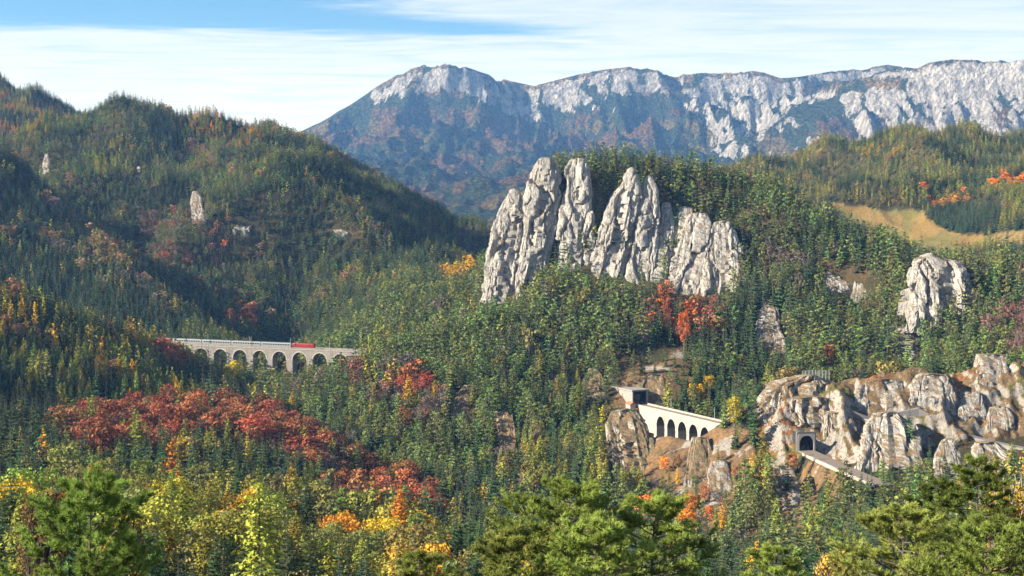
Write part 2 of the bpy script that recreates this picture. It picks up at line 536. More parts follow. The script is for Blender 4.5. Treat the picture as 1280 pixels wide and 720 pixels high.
def poly_dist(X, Y, pts):
    """distance to a polyline and height along it"""
    bd = np.full(np.shape(X), 1e9); bz = np.zeros(np.shape(X)); bs = np.zeros(np.shape(X)); acc = 0.0
    for a, b in zip(pts[:-1], pts[1:]):
        ex, ey = b[0] - a[0], b[1] - a[1]
        L = math.hypot(ex, ey)
        t = np.clip(((X - a[0]) * ex + (Y - a[1]) * ey) / (L * L), 0, 1)
        d = np.hypot(X - (a[0] + t * ex), Y - (a[1] + t * ey))
        k = d < bd
        bd = np.where(k, d, bd); bz = np.where(k, a[2] + t * (b[2] - a[2]), bz); bs = np.where(k, acc + t * L, bs)
        acc += L
    return bd, bz, bs


def terrain(X, Y, detail=True):
    """ground height and region index"""
    X = np.asarray(X, float); Y = np.asarray(Y, float)
    zs = [base_z(X, Y)]
    reg = [0]
    for R in RIDGES:
        zs.append(ridge_z(X, Y, R)); reg.append(REGS.index(R['reg']))
    zs = np.stack(zs)
    k = 3.0 + np.clip(Y, 0, 2500) * 0.003
    mx = zs.max(0)
    z = mx + k * np.log(np.exp((zs - mx) / k).sum(0))
    rid = np.array(reg)[zs.argmax(0)]
    cpx, cpy = X / np.maximum(Y, 1) * F + 640, HOR - mx / np.maximum(Y, 1) * F
    rid = np.where((rid == REGS.index('crag')) & ((cpx < 946) | (cpy > 592)), REGS.index('rock_hill'), rid)
    # the stream valley that the long viaduct crosses
    sd, sz, _ = poly_dist(X, Y, STREAM)
    lim = sz + 0.5 * (np.sqrt(sd * sd + 144) - 12)
    z = np.where(z > lim, lim + 3 * np.tanh((z - lim) / 3) * 0.3 + np.clip(sd - 150, 0, 40) / 40 * (z - lim), z)
    z = np.where(sd > 190, np.maximum(z, mx), z)
    # gullies and humps
    far = np.clip((Y - 1200) / 500, 0, 1)
    z = z + fbm(X / 90, Y / 90, octv=4) * (3.0 + 7.0 * far) * np.clip(Y / 300, 0.1, 1)
    z = z + (ridged(X / 210 + 3, Y / 300 + 7, octv=3) - 0.45) * 50 * far
    if detail:
        cr = rid == REGS.index('crag')
        cw = np.where(cr, 1.0, 0.0)
        z = z + cw * ((ridged(X / 26, Y / 34, octv=5) - 0.5) * 11 + fbm(X / 9, Y / 9, octv=4) * 1.6 - np.clip(ridged(X / 11 + 4, Y / 14, octv=3) - .6, 0, 1) * 5)
    # railway formation cut into the slope
    td, tz, ts = poly_dist(X, Y, TRACK)
    w = np.clip((td - 4.5) / 7.0, 0, 1)
    w = w * w * (3 - 2 * w)
    over = (ts > 118) & (ts < 172)          # the short tunnel keeps its rock roof
    nearv = (ts > 6) & (ts <= 118)          # the viaduct spans a gully
    zt = np.where(nearv, np.minimum(z, tz - 2.5 - 31 * np.sin(np.clip((ts - 6) / 112, 0, 1) * math.pi) ** 0.6), tz - 0.55)
    w2 = np.where(nearv, np.clip((td - 8) / 30.0, 0, 1), w)
    z = np.where(over, z, zt * (1 - w2) + z * w2)
    return z, rid


# grid: columns are directions from the look-out, rows are distances
cols = np.concatenate([np.arange(-1700, -300, 25), np.arange(-300, 940, 4.5), np.arange(940, 1330, 1.9), np.arange(1330, 1700, 6), np.arange(1700, 2900, 30)])
rows = np.concatenate([np.geomspace(3, 300, 46)[:-1], np.arange(300, 620, 3.2), np.arange(620, 860, 1.3), np.arange(860, 1130, 2.2), np.arange(1130, 1700, 4.5), np.arange(1700, 3300, 9.0)])
GC, GR = np.meshgrid(cols, rows)
GX = (GC - 640) / F * GR
GY = GR.copy()
GZ, GREG = terrain(GX, GY)
GPY = HOR - GZ / GY * F
OCC = np.minimum.accumulate(GPY, axis=0)            # highest row covered by ground so far, for each column


def grid_sample(A, px, d):
    ci = np.clip(np.interp(px, cols, np.arange(len(cols))), 0, len(cols) - 1.001)
    ri = np.clip(np.interp(d, rows, np.arange(len(rows))), 0, len(rows) - 1.001)
    c0, r0 = ci.astype(int), ri.astype(int)
    fc, fr = ci - c0, ri - r0
    return A[r0, c0] * (1 - fc) * (1 - fr) + A[r0, c0 + 1] * fc * (1 - fr) + A[r0 + 1, c0] * (1 - fc) * fr + A[r0 + 1, c0 + 1] * fc * fr


def grid_faces(nr, nc):
    i = np.arange(nr * nc).reshape(nr, nc)
    return np.stack([i[:-1, :-1], i[:-1, 1:], i[1:, 1:], i[1:, :-1]], -1).reshape(-1, 4)


def in_poly(x, y, poly):
    poly = np.asarray(poly, float)
    r = np.zeros(np.shape(x), bool)
    x0, y0 = poly[-1]
    for x1, y1 in poly:
        if y1 != y0:
            c = ((y1 > y) != (y0 > y)) & (x < (x0 - x1) * (y - y1) / (y0 - y1) + x1)
            r ^= c
        x0, y0 = x1, y1
    return r


# what covers the ground: forest floor, dry grass, bare rock, meadow, scree
jit = fbm(GX / 14, GY / 14, octv=4)
alb = np.empty(GX.shape + (3,), np.float32)
rockm = np.zeros(GX.shape, np.float32)
alb[:] = (0.050, 0.048, 0.026)
alb[jit > 0.25] = (0.085, 0.062, 0.033)
gpx, gpy = GC, GPY
POLY_MEADOW = [(1036, 252), (1100, 262), (1150, 262), (1170, 282), (1200, 292), (1250, 296), (1230, 312), (1170, 322), (1110, 300), (1050, 275)]
farR = (GREG == REGS.index('far_right')) | (GY > 1250)
mead = in_poly(gpx + jit * 6, gpy + jit * 3, POLY_MEADOW) & farR
alb[mead] = (0.165, 0.145, 0.052)
alb[mead & (np.sin(GX / 3.2 + GY / 9.0) + jit > 0.9)] = (0.135, 0.125, 0.045)
alb[mead & (fbm(GX / 40, GY / 60) + .5 * jit > 0.15)] = (0.22, 0.15, 0.055)
POLY_MEADOW2 = [(1240, 292), (1300, 285), (1300, 310), (1235, 306)]
m2 = in_poly(gpx, gpy, POLY_MEADOW2) & farR
alb[m2] = (0.20, 0.15, 0.065)
crag = GREG == REGS.index('crag')
sl = np.gradient(GZ, axis=0) / np.maximum(np.gradient(GY, axis=0), 1e-3)
sx_ = np.gradient(GZ, axis=1) / np.maximum(np.gradient(GX, axis=1), 1e-3)
steep = np.sqrt(sl ** 2 + sx_ ** 2)
alb[crag] = (0.150, 0.105, 0.062)
alb[crag & (fbm(GX / 22 + 5, GY / 22) + jit * .5 > 0.3)] = (0.21, 0.105, 0.045)
alb[crag & (fbm(GX / 17 - 5, GY / 17) < -0.35)] = (0.13, 0.125, 0.045)
rockm = np.where(crag, np.clip((steep - 0.86) * 1.5 + jit * 0.5, 0, 1), 0)
hillr = (GREG == REGS.index('rock_hill'))
rockm = np.maximum(rockm, np.where(hillr, np.clip((steep - 1.5) * 1.2 + jit * 0.5, 0, 0.8), 0))
# dry reddish slopes around the viaduct and below the tunnel
DRY = [[(745, 520), (790, 455), (850, 440), (880, 455), (860, 500), (815, 520), (810, 600), (760, 600)],
       [(860, 700), (985, 640), (1010, 575), (1060, 590), (1050, 640), (960, 700), (900, 720)],
       [(800, 560), (850, 530), (930, 535), (960, 600), (900, 680), (820, 690)]]
for q in DRY:
    m_ = in_poly(gpx + jit * 10, gpy + jit * 8, q) & (GY < 1000) & (GY > 500)
    alb[m_] = (0.15, 0.10, 0.058)
    alb[m_ & (fbm(GX / 12, GY / 12 + 9) > 0.2)] = (0.20, 0.125, 0.065)
    rockm = np.where(m_, np.clip(ridged(GX / 18, GY / 22, octv=3) * 1.6 - 0.85 + jit * 0.5, 0, 1), rockm)

mt, T, out = new_mat('ground_cover')
geo = T.node('ShaderNodeNewGeometry')
at1 = T.node('ShaderNodeAttribute', attribute_name='cover')
at2 = T.node('ShaderNodeAttribute', attribute_name='bare')
pos = geo.outputs['Position']
nn = T.noise(pos, 0.55, 6.0, 0.7)
nf = T.noise(pos, 2.6, 3.0, 0.7)
gc = T.mix(T.sstep(nn, 0.3, 0.7), T.mix(1.0, at1.outputs['Color'], (0.55, 0.58, 0.50), 'MULTIPLY'), T.mix(1.0, at1.outputs['Color'], (1.35, 1.25, 1.15), 'MULTIPLY'))
gc = T.mix(T.math('MULTIPLY', T.sstep(nf, 0.52, 0.66), 0.45), gc, (0.07, 0.06, 0.028))
rc, rh = rock_color(T, pos, 0.9)
rc = T.mix(1.0, rc, (0.80, 0.77, 0.73), 'MULTIPLY')
bare = T.sstep(T.math('ADD', at2.outputs['Fac'], T.math('MULTIPLY', T.math('SUBTRACT', nn, 0.5), 0.9)), 0.35, 0.55)
cc = T.mix(bare, gc, rc)
hh = T.math('ADD', T.math('MULTIPLY', rh, 0.7), T.math('MULTIPLY', nf, 0.4))
principled(T, out, cc, 0.95, 0.1, bump(T, hh, 0.7, 1.0))
M['ground'] = mt

me = mesh_np('ground', np.stack([GX, GY, GZ], -1).reshape(-1, 3), grid_faces(*GX.shape), M['ground'], smooth=True)
a = me.attributes.new('cover', 'FLOAT_COLOR', 'POINT')
a.data.foreach_set('color', np.concatenate([alb, np.ones(GX.shape + (1,), np.float32)], -1).reshape(-1).astype(np.float32))
a = me.attributes.new('bare', 'FLOAT', 'POINT')
a.data.foreach_set('value', rockm.reshape(-1).astype(np.float32))
link('ground', me, label='steep wooded valley floor and hillsides under the trees', kind='structure')

# ------------------------------------------------------------------ the high mountains behind
fc = np.concatenate([np.arange(-900, 250, 20), np.arange(250, 1340, 2.6), np.arange(1340, 2300, 20)])
fr_ = np.concatenate([np.arange(3200, 6000, 40.0), np.arange(6000, 9400, 17.0), np.arange(9400, 11500, 60.0)])
MC, MR = np.meshgrid(fc, fr_)
MX, MY = (MC - 640) / F * MR, MR
FR = [
    dict(A=300, L=190, s=.215, sb=.12, pts=[(-400, 330, 8200), (100, 300, 8200), (250, 240, 8200), (340, 186, 8250), (365, 171, 8300), (400, 155, 8300), (440, 130, 8300), (470, 108, 8300), (500, 90, 8300), (530, 80, 8300), (550, 77, 8300), (575, 80, 8350), (600, 89, 8400), (640, 101, 8450), (668, 107, 8500),
                                            (700, 98, 8500), (740, 88, 8500), (790, 82, 8500), (830, 85, 8500), (860, 92, 8550), (900, 88, 8600), (930, 86, 8600), (955, 90, 8600), (975, 97, 8600), (1000, 95, 8600), (1040, 88, 8700), (1080, 84, 8750), (1110, 80, 8800), (1145, 85, 8800), (1300, 90, 8800)]),
    dict(A=380, L=210, s=.23, sb=.14, pts=[(1090, 152, 7250), (1112, 128, 7230), (1128, 104, 7220), (1145, 86, 7210), (1160, 78, 7200), (1190, 73, 7150), (1215, 73, 7100), (1240, 74, 7080), (1262, 70, 7050), (1290, 71, 7000), (1420, 66, 6900), (2200, 60, 6800)]),
    dict(A=130, L=140, s=.26, sb=.2, pts=[(930, 176, 7100), (965, 160, 7100), (1000, 148, 7150), (1040, 142, 7200), (1090, 140, 7260)]),
    dict(A=0, L=100, s=.22, sb=.25, pts=[(-200, 330, 4700), (300, 270, 4700), (420, 250, 4700), (480, 238, 4750), (540, 244, 4750), (600, 232, 4800), (660, 216, 4850), (720, 224, 4900), (800, 222, 4950), (900, 225, 5000), (1000, 230, 5000), (2000, 240, 5000)]),
    dict(A=0, L=100, s=.20, sb=.25, pts=[(360, 215, 6300), (430, 200, 6200), (500, 196, 6100), (560, 205, 6100), (640, 190, 6300), (700, 196, 6300), (760, 180, 6500), (860, 185, 6500), (930, 205, 6400)]),
]
MZ = np.full(MX.shape, -200.0)
MID = np.zeros(MX.shape, int)
wx, wy = MX + fbm(MX / 500, MY / 500, octv=3) * 110, MY + fbm(MX / 500 + 40, MY / 500, octv=3) * 110
for i, R in enumerate(FR):
    pts = np.array([P(*p) for p in R['pts']])
    best = np.full(MX.shape, -1e9)
    for a_, b_ in zip(pts[:-1], pts[1:]):
        ex, ey = b_[0] - a_[0], b_[1] - a_[1]
        t = np.clip(((wx - a_[0]) * ex + (MY - a_[1]) * ey) / (ex * ex + ey * ey), 0, 1)
        px_, py_ = wx - (a_[0] + t * ex), MY - (a_[1] + t * ey)
        dist = np.hypot(px_, py_)
        side = py_ / np.maximum(dist, 1e-6)
        f_ = np.clip(0.5 - side, 0, 1)
        z_ = a_[2] + t * (b_[2] - a_[2]) - (R['sb'] + (R['s'] - R['sb']) * f_) * dist - R['A'] * f_ * (1 - np.exp(-dist / R['L']))
        best = np.maximum(best, z_)
    MID = np.where(best > MZ, i, MID)
    MZ = np.maximum(MZ, best)
crestd = np.full(MX.shape, 1e9)
for R in FR[:3]:
    crestd = np.minimum(crestd, poly_dist(wx, MY, np.array([P(*p) for p in R['pts']]))[0])
cf = np.clip(crestd / 260, 0.10, 1)
hgt = np.clip((MZ + 100) / 600, 0, 1)
gul = ridged(MX / 420, MY / 900 + 2, octv=5)
MZ = MZ + (gul - 0.62) * 210 * hgt * cf
MZ = MZ + (ridged(MX / 95, MY / 260, octv=4) - 0.6) * 105 * hgt * np.clip(cf, .25, 1)
MZ = MZ + fbm(MX / 160, MY / 160, octv=4) * 16
sil = np.minimum.reduce([np.interp(MC, [p[0] for p in R['pts']], [p[1] for p in R['pts']], left=999, right=999) for R in FR[:3]])
lim = (HOR - sil - 1.0) / F * MY
MZ = np.where(MZ > lim, lim + (MZ - lim) * 0.06, MZ)
MPY = HOR - MZ / MY * F
mg = np.hypot(np.gradient(MZ, axis=0) / np.gradient(MY, axis=0), np.gradient(MZ, axis=1) / np.maximum(np.gradient(MX, axis=1), 1e-3))
mj = fbm(MX / 110, MY / 110, octv=5)
mj2 = fbm(MX / 45, MY / 45, octv=4)
malb = np.empty(MX.shape + (3,), np.float32)
malb[:] = (0.034, 0.050, 0.030)
brown = (fbm(MX / 330 + 9, MY / 330, octv=4) + 0.35 * mj2 > 0.22) & (MPY > 135)
malb[brown] = (0.105, 0.066, 0.034)
yel = (fbm(MX / 260 - 9, MY / 260, octv=4) + 0.4 * mj2 > 0.34) & (MPY > 150) & ~brown
malb[yel] = (0.12, 0.095, 0.03)
# alpine grass on the tops
top = (MPY + mj * 10 < 118) & (MZ > 600)
malb[top & (mj2 > -0.1)] = (0.17, 0.125, 0.068)
bare_m = np.zeros(MX.shape)
def fpoly(poly, amt, thr):
    global bare_m
    k = in_poly(MC + mj * 14, MPY + mj * 7, poly)
    bare_m = np.maximum(bare_m, np.where(k, np.clip(amt + (mg - thr) * 0.9 + mj2 * 0.55 + mj * 0.35, 0, 1), 0))
fpoly([(455, 118), (480, 98), (520, 82), (570, 80), (620, 98), (668, 112), (690, 160), (660, 150), (600, 128), (560, 108), (520, 118), (470, 132)], 0.00, 0.75)
fpoly([(665, 112), (720, 92), (790, 82), (850, 90), (850, 105), (800, 118), (760, 135), (720, 140), (690, 135)], -0.10, 0.8)
fpoly([(880, 150), (930, 130), (1000, 120), (1070, 115), (1120, 110), (1120, 170), (1060, 200), (960, 230), (900, 220)], -0.02, 0.65)
fpoly([(1095, 165), (1112, 118), (1140, 84), (1190, 70), (1240, 72), (1300, 68), (1300, 165), (1200, 180), (1100, 180)], 0.10, 0.6)
fpoly([(980, 95), (1060, 84), (1140, 82), (1150, 98), (1080, 102), (1010, 104)], 0.0, 0.5)
fpoly([(820, 110), (900, 95), (1010, 100), (1000, 150), (900, 160)], -0.25, 0.5)
bare_m = bare_m - np.clip(1 - (MPY - sil) / 9, 0, 1) * 0.42
mt, T, out = new_mat('mountain_cover')
geo = T.node('ShaderNodeNewGeometry'); pos = geo.outputs['Position']
at1 = T.node('ShaderNodeAttribute', attribute_name='cover'); at2 = T.node('ShaderNodeAttribute', attribute_name='bare')
v1 = T.node('ShaderNodeTexVoronoi'); T.link(pos, v1.inputs['Vector']); v1.inputs['Scale'].default_value = 0.055
n1_ = T.noise(pos, 0.02, 5.0, 0.7); n2_ = T.noise(pos, 0.085, 4.0, 0.75)
g = T.mix(T.sstep(v1.outputs['Distance'], 0.1, 0.75), T.mix(1.0, at1.outputs['Color'], (1.5, 1.45, 1.3), 'MULTIPLY'), T.mix(1.0, at1.outputs['Color'], (0.45, 0.5, 0.5), 'MULTIPLY'))
g = T.mix(T.sstep(n1_, 0.35, 0.68), g, T.mix(1.0, g, (1.35, 1.2, 1.0), 'MULTIPLY'))
st_ = T.node('ShaderNodeVectorMath', operation='MULTIPLY'); T.link(pos, st_.inputs[0]); st_.inputs[1].default_value = (1, 1, 0.35)
n3_ = T.noise(st_.outputs[0], 0.03, 6.0, 0.75, dist=0.5)
rk = T.mix(T.sstep(n3_, 0.36, 0.62), (0.17, 0.165, 0.165), (0.46, 0.44, 0.42))
bare = T.sstep(T.math('ADD', at2.outputs['Fac'], T.math('MULTIPLY', T.math('SUBTRACT', n2_, 0.5), 1.0)), 0.36, 0.52)
hh = T.math('ADD', T.math('MULTIPLY', v1.outputs['Distance'], -1.0), T.math('MULTIPLY', n3_, 2.5))
principled(T, out, T.mix(bare, g, rk), 0.95, 0.05, bump(T, hh, 1.0, 22.0))
M['mountain'] = mt
me = mesh_np('mountains', np.stack([MX, MY, MZ], -1).reshape(-1, 3), grid_faces(*MX.shape), mt, smooth=True)
a = me.attributes.new('cover', 'FLOAT_COLOR', 'POINT')
a.data.foreach_set('color', np.concatenate([malb, np.ones(MX.shape + (1,), np.float32)], -1).reshape(-1).astype(np.float32))
a = me.attributes.new('bare', 'FLOAT', 'POINT')
a.data.foreach_set('value', bare_m.reshape(-1).astype(np.float32))
link('mountains', me, label='hazy blue limestone mountain range closing the valley', kind='structure')

# ------------------------------------------------------------------ the air
mt, T, out = new_mat('haze')
pv = T.node('ShaderNodeVolumePrincipled')
pv.inputs['Color'].default_value = (0.20, 0.46, 1.0, 1.0)
pv.inputs['Density'].default_value = 0.000047
pv.inputs['Anisotropy'].default_value = 0.1
pv.inputs['Absorption Color'].default_value = (1, 1, 1, 1)
T.link(pv.outputs[0], out.inputs['Volume'])
hz = MB(); hz.box(-9000, 12000, -600, 12500, -520, 1350)
hz.build('haze', mt, label='thin blue autumn haze filling the valley air', kind='stuff')
# ------------------------------------------------------------------ tree prototypes
rng = np.random.default_rng(7)


class TB:
    """a tree under construction: bark and leaf faces"""
    def __init__(self):
        self.v, self.f, self.m = [], [], []

    def tri(self, a, b, c, m=1):
        n = len(self.v); self.v += [a, b, c]; self.f.append((n, n + 1, n + 2, n + 2)); self.m.append(m)

    def quad(self, a, b, c, d, m=1):
        n = len(self.v); self.v += [a, b, c, d]; self.f.append((n, n + 1, n + 2, n + 3)); self.m.append(m)

    def limb(self, a, b, r0, r1, n=5):
        a, b = np.asarray(a, float), np.asarray(b, float)
        w = (b - a) / max(np.linalg.norm(b - a), 1e-6)
        u = np.cross(w, (0.3, 0.9, 0.31)); u /= max(np.linalg.norm(u), 1e-6)
        t = np.cross(w, u)
        k = len(self.v)
        for p, r in ((a, r0), (b, r1)):
            for i in range(n):
                g = 2 * math.pi * i / n
                self.v.append(p + r * (math.cos(g) * u + math.sin(g) * t))
        for i in range(n):
            j = (i + 1) % n
            self.f.append((k + i, k + j, k + n + j, k + n + i)); self.m.append(0)

    def leafquad(self, c, nrm, size, R, asp=1.0):
        nrm = nrm / max(np.linalg.norm(nrm), 1e-6)
        u = np.cross(nrm, R.normal(size=3)); u /= max(np.linalg.norm(u), 1e-6)
        w = np.cross(nrm, u)
        a = size * R.uniform(0.6, 1.2); b = a * asp * R.uniform(0.6, 1.1)
        bend = nrm * a * R.uniform(-0.3, 0.1)
        self.quad(c - u * a + bend, c - w * b * 0.9 + u * a * R.uniform(-.3, .3), c + u * a + bend, c + w * b + u * a * R.uniform(-.3, .3))

    def arrays(self):
        return np.array(self.v, np.float32), self.f, np.array(self.m)


def spruce(R, h, rad, whorls, nb, seg=1, droop=0.32, ragged=0.22):
    t = TB()
    t.limb((0, 0, -1.5), (0, 0, h * 0.6), h * 0.011, h * 0.006, 5)
    t.limb((0, 0, h * 0.6), (0, 0, h), h * 0.006, 0.02, 4)
    for i in range(whorls):
        k = i / (whorls - 1)
        z0 = h * (0.06 + 0.92 * k) + R.uniform(-.12, .12)
        L0 = rad * (1 - k) ** 0.82 * (0.86 if i % 2 else 1.06) + 0.12
        n = max(4, int(nb * (1 - 0.5 * k)))
        ph = R.uniform(0, 6.28)
        for j in range(n):
            g = ph + 2 * math.pi * (j + R.uniform(-.3, .3)) / n
            L = L0 * R.uniform(1 - ragged * 1.6, 1 + ragged)
            d = np.array((math.cos(g), math.sin(g), 0)); s = np.array((-d[1], d[0], 0))
            dr = droop * R.uniform(0.6, 1.35) * (1 - 0.7 * k)
            root = np.array((0, 0, z0 + 0.10 * L))
            p1 = d * L * 0.55 + np.array((0, 0, z0 - dr * L * 0.45)); p2 = d * L + np.array((0, 0, z0 - dr * L + 0.06 * L))
            w = L * (R.uniform(0.20, 0.34) if seg == 1 else R.uniform(0.30, 0.46))
            hang = np.array((0, 0, -0.20 * L * R.uniform(.5, 1.2)))
            if seg == 1:
                t.quad(root, p1 + s * w + hang, p2, p1 - s * w * R.uniform(.7, 1.2) + hang)
                t.tri(root, p1 + hang * 1.9, p2)
            else:
                prev = root
                for q in range(1, seg + 1):
                    f = q / seg
                    c = d * L * f + np.array((0, 0, z0 - dr * L * f ** 0.8 + 0.10 * L * f * f))
                    wq = w * (1.25 - f) * 1.1
                    for sg in (-1, 1):
                        tip = c + sg * s * wq * R.uniform(.7, 1.3) + d * L * 0.10 + np.array((0, 0, -0.10 * L * R.uniform(.3, 1.4)))
                        t.tri(prev, c, tip)
                        tip2 = (prev + c) / 2 + sg * s * wq * R.uniform(.5, 1.0) + np.array((0, 0, -0.20 * L * R.uniform(.4, 1.2)))
                        t.tri(prev, c, tip2)
                    prev = c
    return t.arrays()


def larch(R, h, rad, whorls, nb, size):
    t = TB()
    t.limb((0, 0, -1.5), (0, 0, h * 0.55), h * 0.012, h * 0.007, 5)
    t.limb((0, 0, h * 0.55), (0, 0, h * 0.98), h * 0.007, 0.03, 4)
    for i in range(whorls):
        k = i / (whorls - 1)
        z0 = h * (0.16 + 0.83 * k)
        L0 = rad * (0.22 + 0.78 * (1 - k) ** 0.75 * min(1, 0.55 + 1.6 * k)) * (1 if k < .93 else .5)
        n = max(3, int(nb * (1 - 0.55 * k)))
        for j in range(n):
            g = R.uniform(0, 6.28)
            L = L0 * R.uniform(0.45, 1.15)
            d = np.array((math.cos(g), math.sin(g), 0))
            for q in range(max(1, int(3 * L / size / 3))):
                f = R.uniform(0.25, 1.0)
                c = d * L * f + np.array((0, 0, z0 - 0.10 * L * f + 0.16 * L * f * f)) + R.normal(size=3) * 0.16 * size
                t.leafquad(c, np.array((d[0] * .7, d[1] * .7, .75)) + R.normal(size=3) * .45, size, R, 0.62)
    t.leafquad(np.array((0, 0, h * .97)), np.array((1, 0, .2)), size * .55, R, 1.6)
    t.leafquad(np.array((0, 0, h * .97)), np.array((0, 1, .2)), size * .55, R, 1.6)
    return t.arrays()


def broadleaf(R, h, rad, nblob, nleaf, size, bare=0.0, z0=0.28):
    t = TB()
    t.limb((0, 0, -1.5), (0, 0, h * 0.34), h * 0.020, h * 0.014, 6)
    cen = []
    for b in range(nblob):
        k = (b + 0.5) / nblob
        zz = z0 + (0.93 - z0) * k ** 0.8
        prof = math.sin(math.pi * min(1, (zz - z0 * 0.55) / (1.02 - z0 * 0.55))) ** 0.6
        g = b * 2.39996 + R.uniform(-.4, .4)
        rr = rad * prof * R.uniform(0.35, 0.75)
        cen.append((np.array((rr * math.cos(g), rr * math.sin(g), zz * h)), rad * R.uniform(0.34, 0.50)))
    for c, r in cen:
        base = np.array((0, 0, h * R.uniform(0.22, 0.40)))
        mid = base * 0.45 + c * 0.55 + R.normal(size=3) * 0.2
        t.limb(base, mid, h * 0.008, h * 0.005, 4); t.limb(mid, c, h * 0.005, h * 0.002, 3)
        if bare:
            for q in range(int(16 * bare)):
                e = R.normal(size=3); e /= np.linalg.norm(e); e[2] = abs(e[2]) * .8 + .2
                t.limb(mid + (c - mid) * R.uniform(.3, 1), c + e * r * R.uniform(.7, 1.25), h * .0022, h * .0008, 3)
        for q in range(nleaf):
            e = R.normal(size=3); e /= np.linalg.norm(e)
            if e[2] < -0.45: e[2] *= -0.6
            p = c + e * r * np.array((1, 1, .82)) * R.uniform(0.62, 1.08)
            t.leafquad(p, e + R.normal(size=3) * .45, size, R, 0.8)
    return t.arrays()


def pine(R, h, rad, nblob, nleaf, size, z0=0.30):
    """irregular crown of flat needle clouds on a visible stem"""
    t = TB()
    lean = R.normal(size=2) * h * 0.02
    top = np.array((lean[0], lean[1], h * 0.96))
    t.limb((0, 0, -1.5), top * 0.55, h * 0.014, h * 0.010, 5); t.limb(top * 0.55, top, h * 0.010, h * 0.003, 4)
    for b in range(nblob):
        k = (b + 0.5) / nblob
        zz = z0 + (0.97 - z0) * k
        rr = rad * (1 - k ** 2.2) ** 0.6 * R.uniform(0.45, 1.0) if k < .95 else 0
        g = b * 2.39996 + R.uniform(-.5, .5)
        c = np.array((rr * math.cos(g), rr * math.sin(g), zz * h)) + np.array((*lean, 0)) * zz
        r = rad * R.uniform(0.34, 0.52) * (1.1 - 0.4 * k)
        t.limb(np.array((*lean, 0)) * zz + np.array((0, 0, zz * h - 0.25 * rr)), c, h * .005, h * .002, 3)
        for q in range(nleaf):
            e = R.normal(size=3); e /= np.linalg.norm(e)
            e[2] = e[2] * (0.55 if e[2] < 0 else 1)
            p = c + e * r * np.array((1, 1, .62)) * R.uniform(0.5, 1.1)
            t.leafquad(p, e * .8 + np.array((0, 0, .35)) + R.normal(size=3) * .5, size, R, 0.55)
    return t.arrays()


def tree_mesh(name, arr, bark=None):
    v, f, m = arr
    return mesh_np(name, v, [list(dict.fromkeys(q)) for q in f], [bark or M['bark'], M['foliage']], m)


def split_mesh(name, arr, which, bark=None):
    v, f, m = arr
    idx = [i for i in range(len(f)) if m[i] == which]
    used = sorted({j for i in idx for j in f[i]})
    mp = {j: k for k, j in enumerate(used)}
    return mesh_np(name, v[used], [list(dict.fromkeys(mp[j] for j in f[i])) for i in idx], M['foliage'] if which else (bark or M['bark']))


SP = ['spruce', 'pine', 'larch', 'beech', 'bare']
HT = dict(spruce=20.0, pine=17.0, larch=19.0, beech=16.0, bare=14.0)
NV = 4
ARR = {}
for lod in range(3):                       # 0 far, 1 middle, 2 close
    for v_ in range(NV):
        R = np.random.default_rng(100 + v_ * 7 + lod * 50)
        hv = 1.0 + 0.1 * (v_ - 1.5) / 1.5
        ARR['spruce', lod, v_] = spruce(R, 20 * hv, 3.3 + .5 * R.random(), (11, 17, 34)[lod], (7, 9, 13)[lod], (1, 1, 3)[lod])
        ARR['pine', lod, v_] = pine(R, 17 * hv, 2.7 + .6 * R.random(), (11, 17, 24)[lod], (10, 24, 60)[lod], (.85, .52, .34)[lod], z0=.20)
        ARR['larch', lod, v_] = larch(R, 19 * hv, 3.5 + .5 * R.random(), (14, 22, 38)[lod], (7, 15, 22)[lod], (.95, .52, .30)[lod])
        ARR['beech', lod, v_] = broadleaf(R, 16 * hv, 4.9 + .7 * R.random(), (9, 14, 20)[lod], (16, 60, 170)[lod], (1.0, .50, .27)[lod])
        ARR['bare', lod, v_] = broadleaf(R, 14 * hv, 4.2 + .6 * R.random(), (9, 12, 16)[lod], (8, 13, 40)[lod], (.85, .55, .30)[lod], bare=(.4, .8, 1.2)[lod])
PROTO = bpy.data.collections.new('tree_prototypes')       # not linked to the scene, only instanced
PIDX, PMESH = {}, {}
for sp in SP:
    for lod in range(3):
        for v_ in range(NV):
            i = len(PIDX)
            PIDX[sp, lod, v_] = i
            me = tree_mesh('%s_tree' % sp, ARR[sp, lod, v_], M['bark_pale'] if sp in ('beech', 'bare') else None)
            PMESH[sp, lod, v_] = me
            o = bpy.data.objects.new('tree_%03d' % i, me)
            PROTO.objects.link(o)

# ------------------------------------------------------------------ where the trees stand
def scatter(x0, x1, y0, y1, cell):
    nx, ny = int((x1 - x0) / cell) + 1, int((y1 - y0) / cell) + 1
    gx, gy = np.meshgrid(np.arange(nx), np.arange(ny))
    x = x0 + (gx + 0.5 * (gy % 2) + rng.uniform(-.42, .42, gx.shape)) * cell
    y = y0 + (gy + rng.uniform(-.42, .42, gx.shape)) * cell
    return x.ravel(), y.ravel()


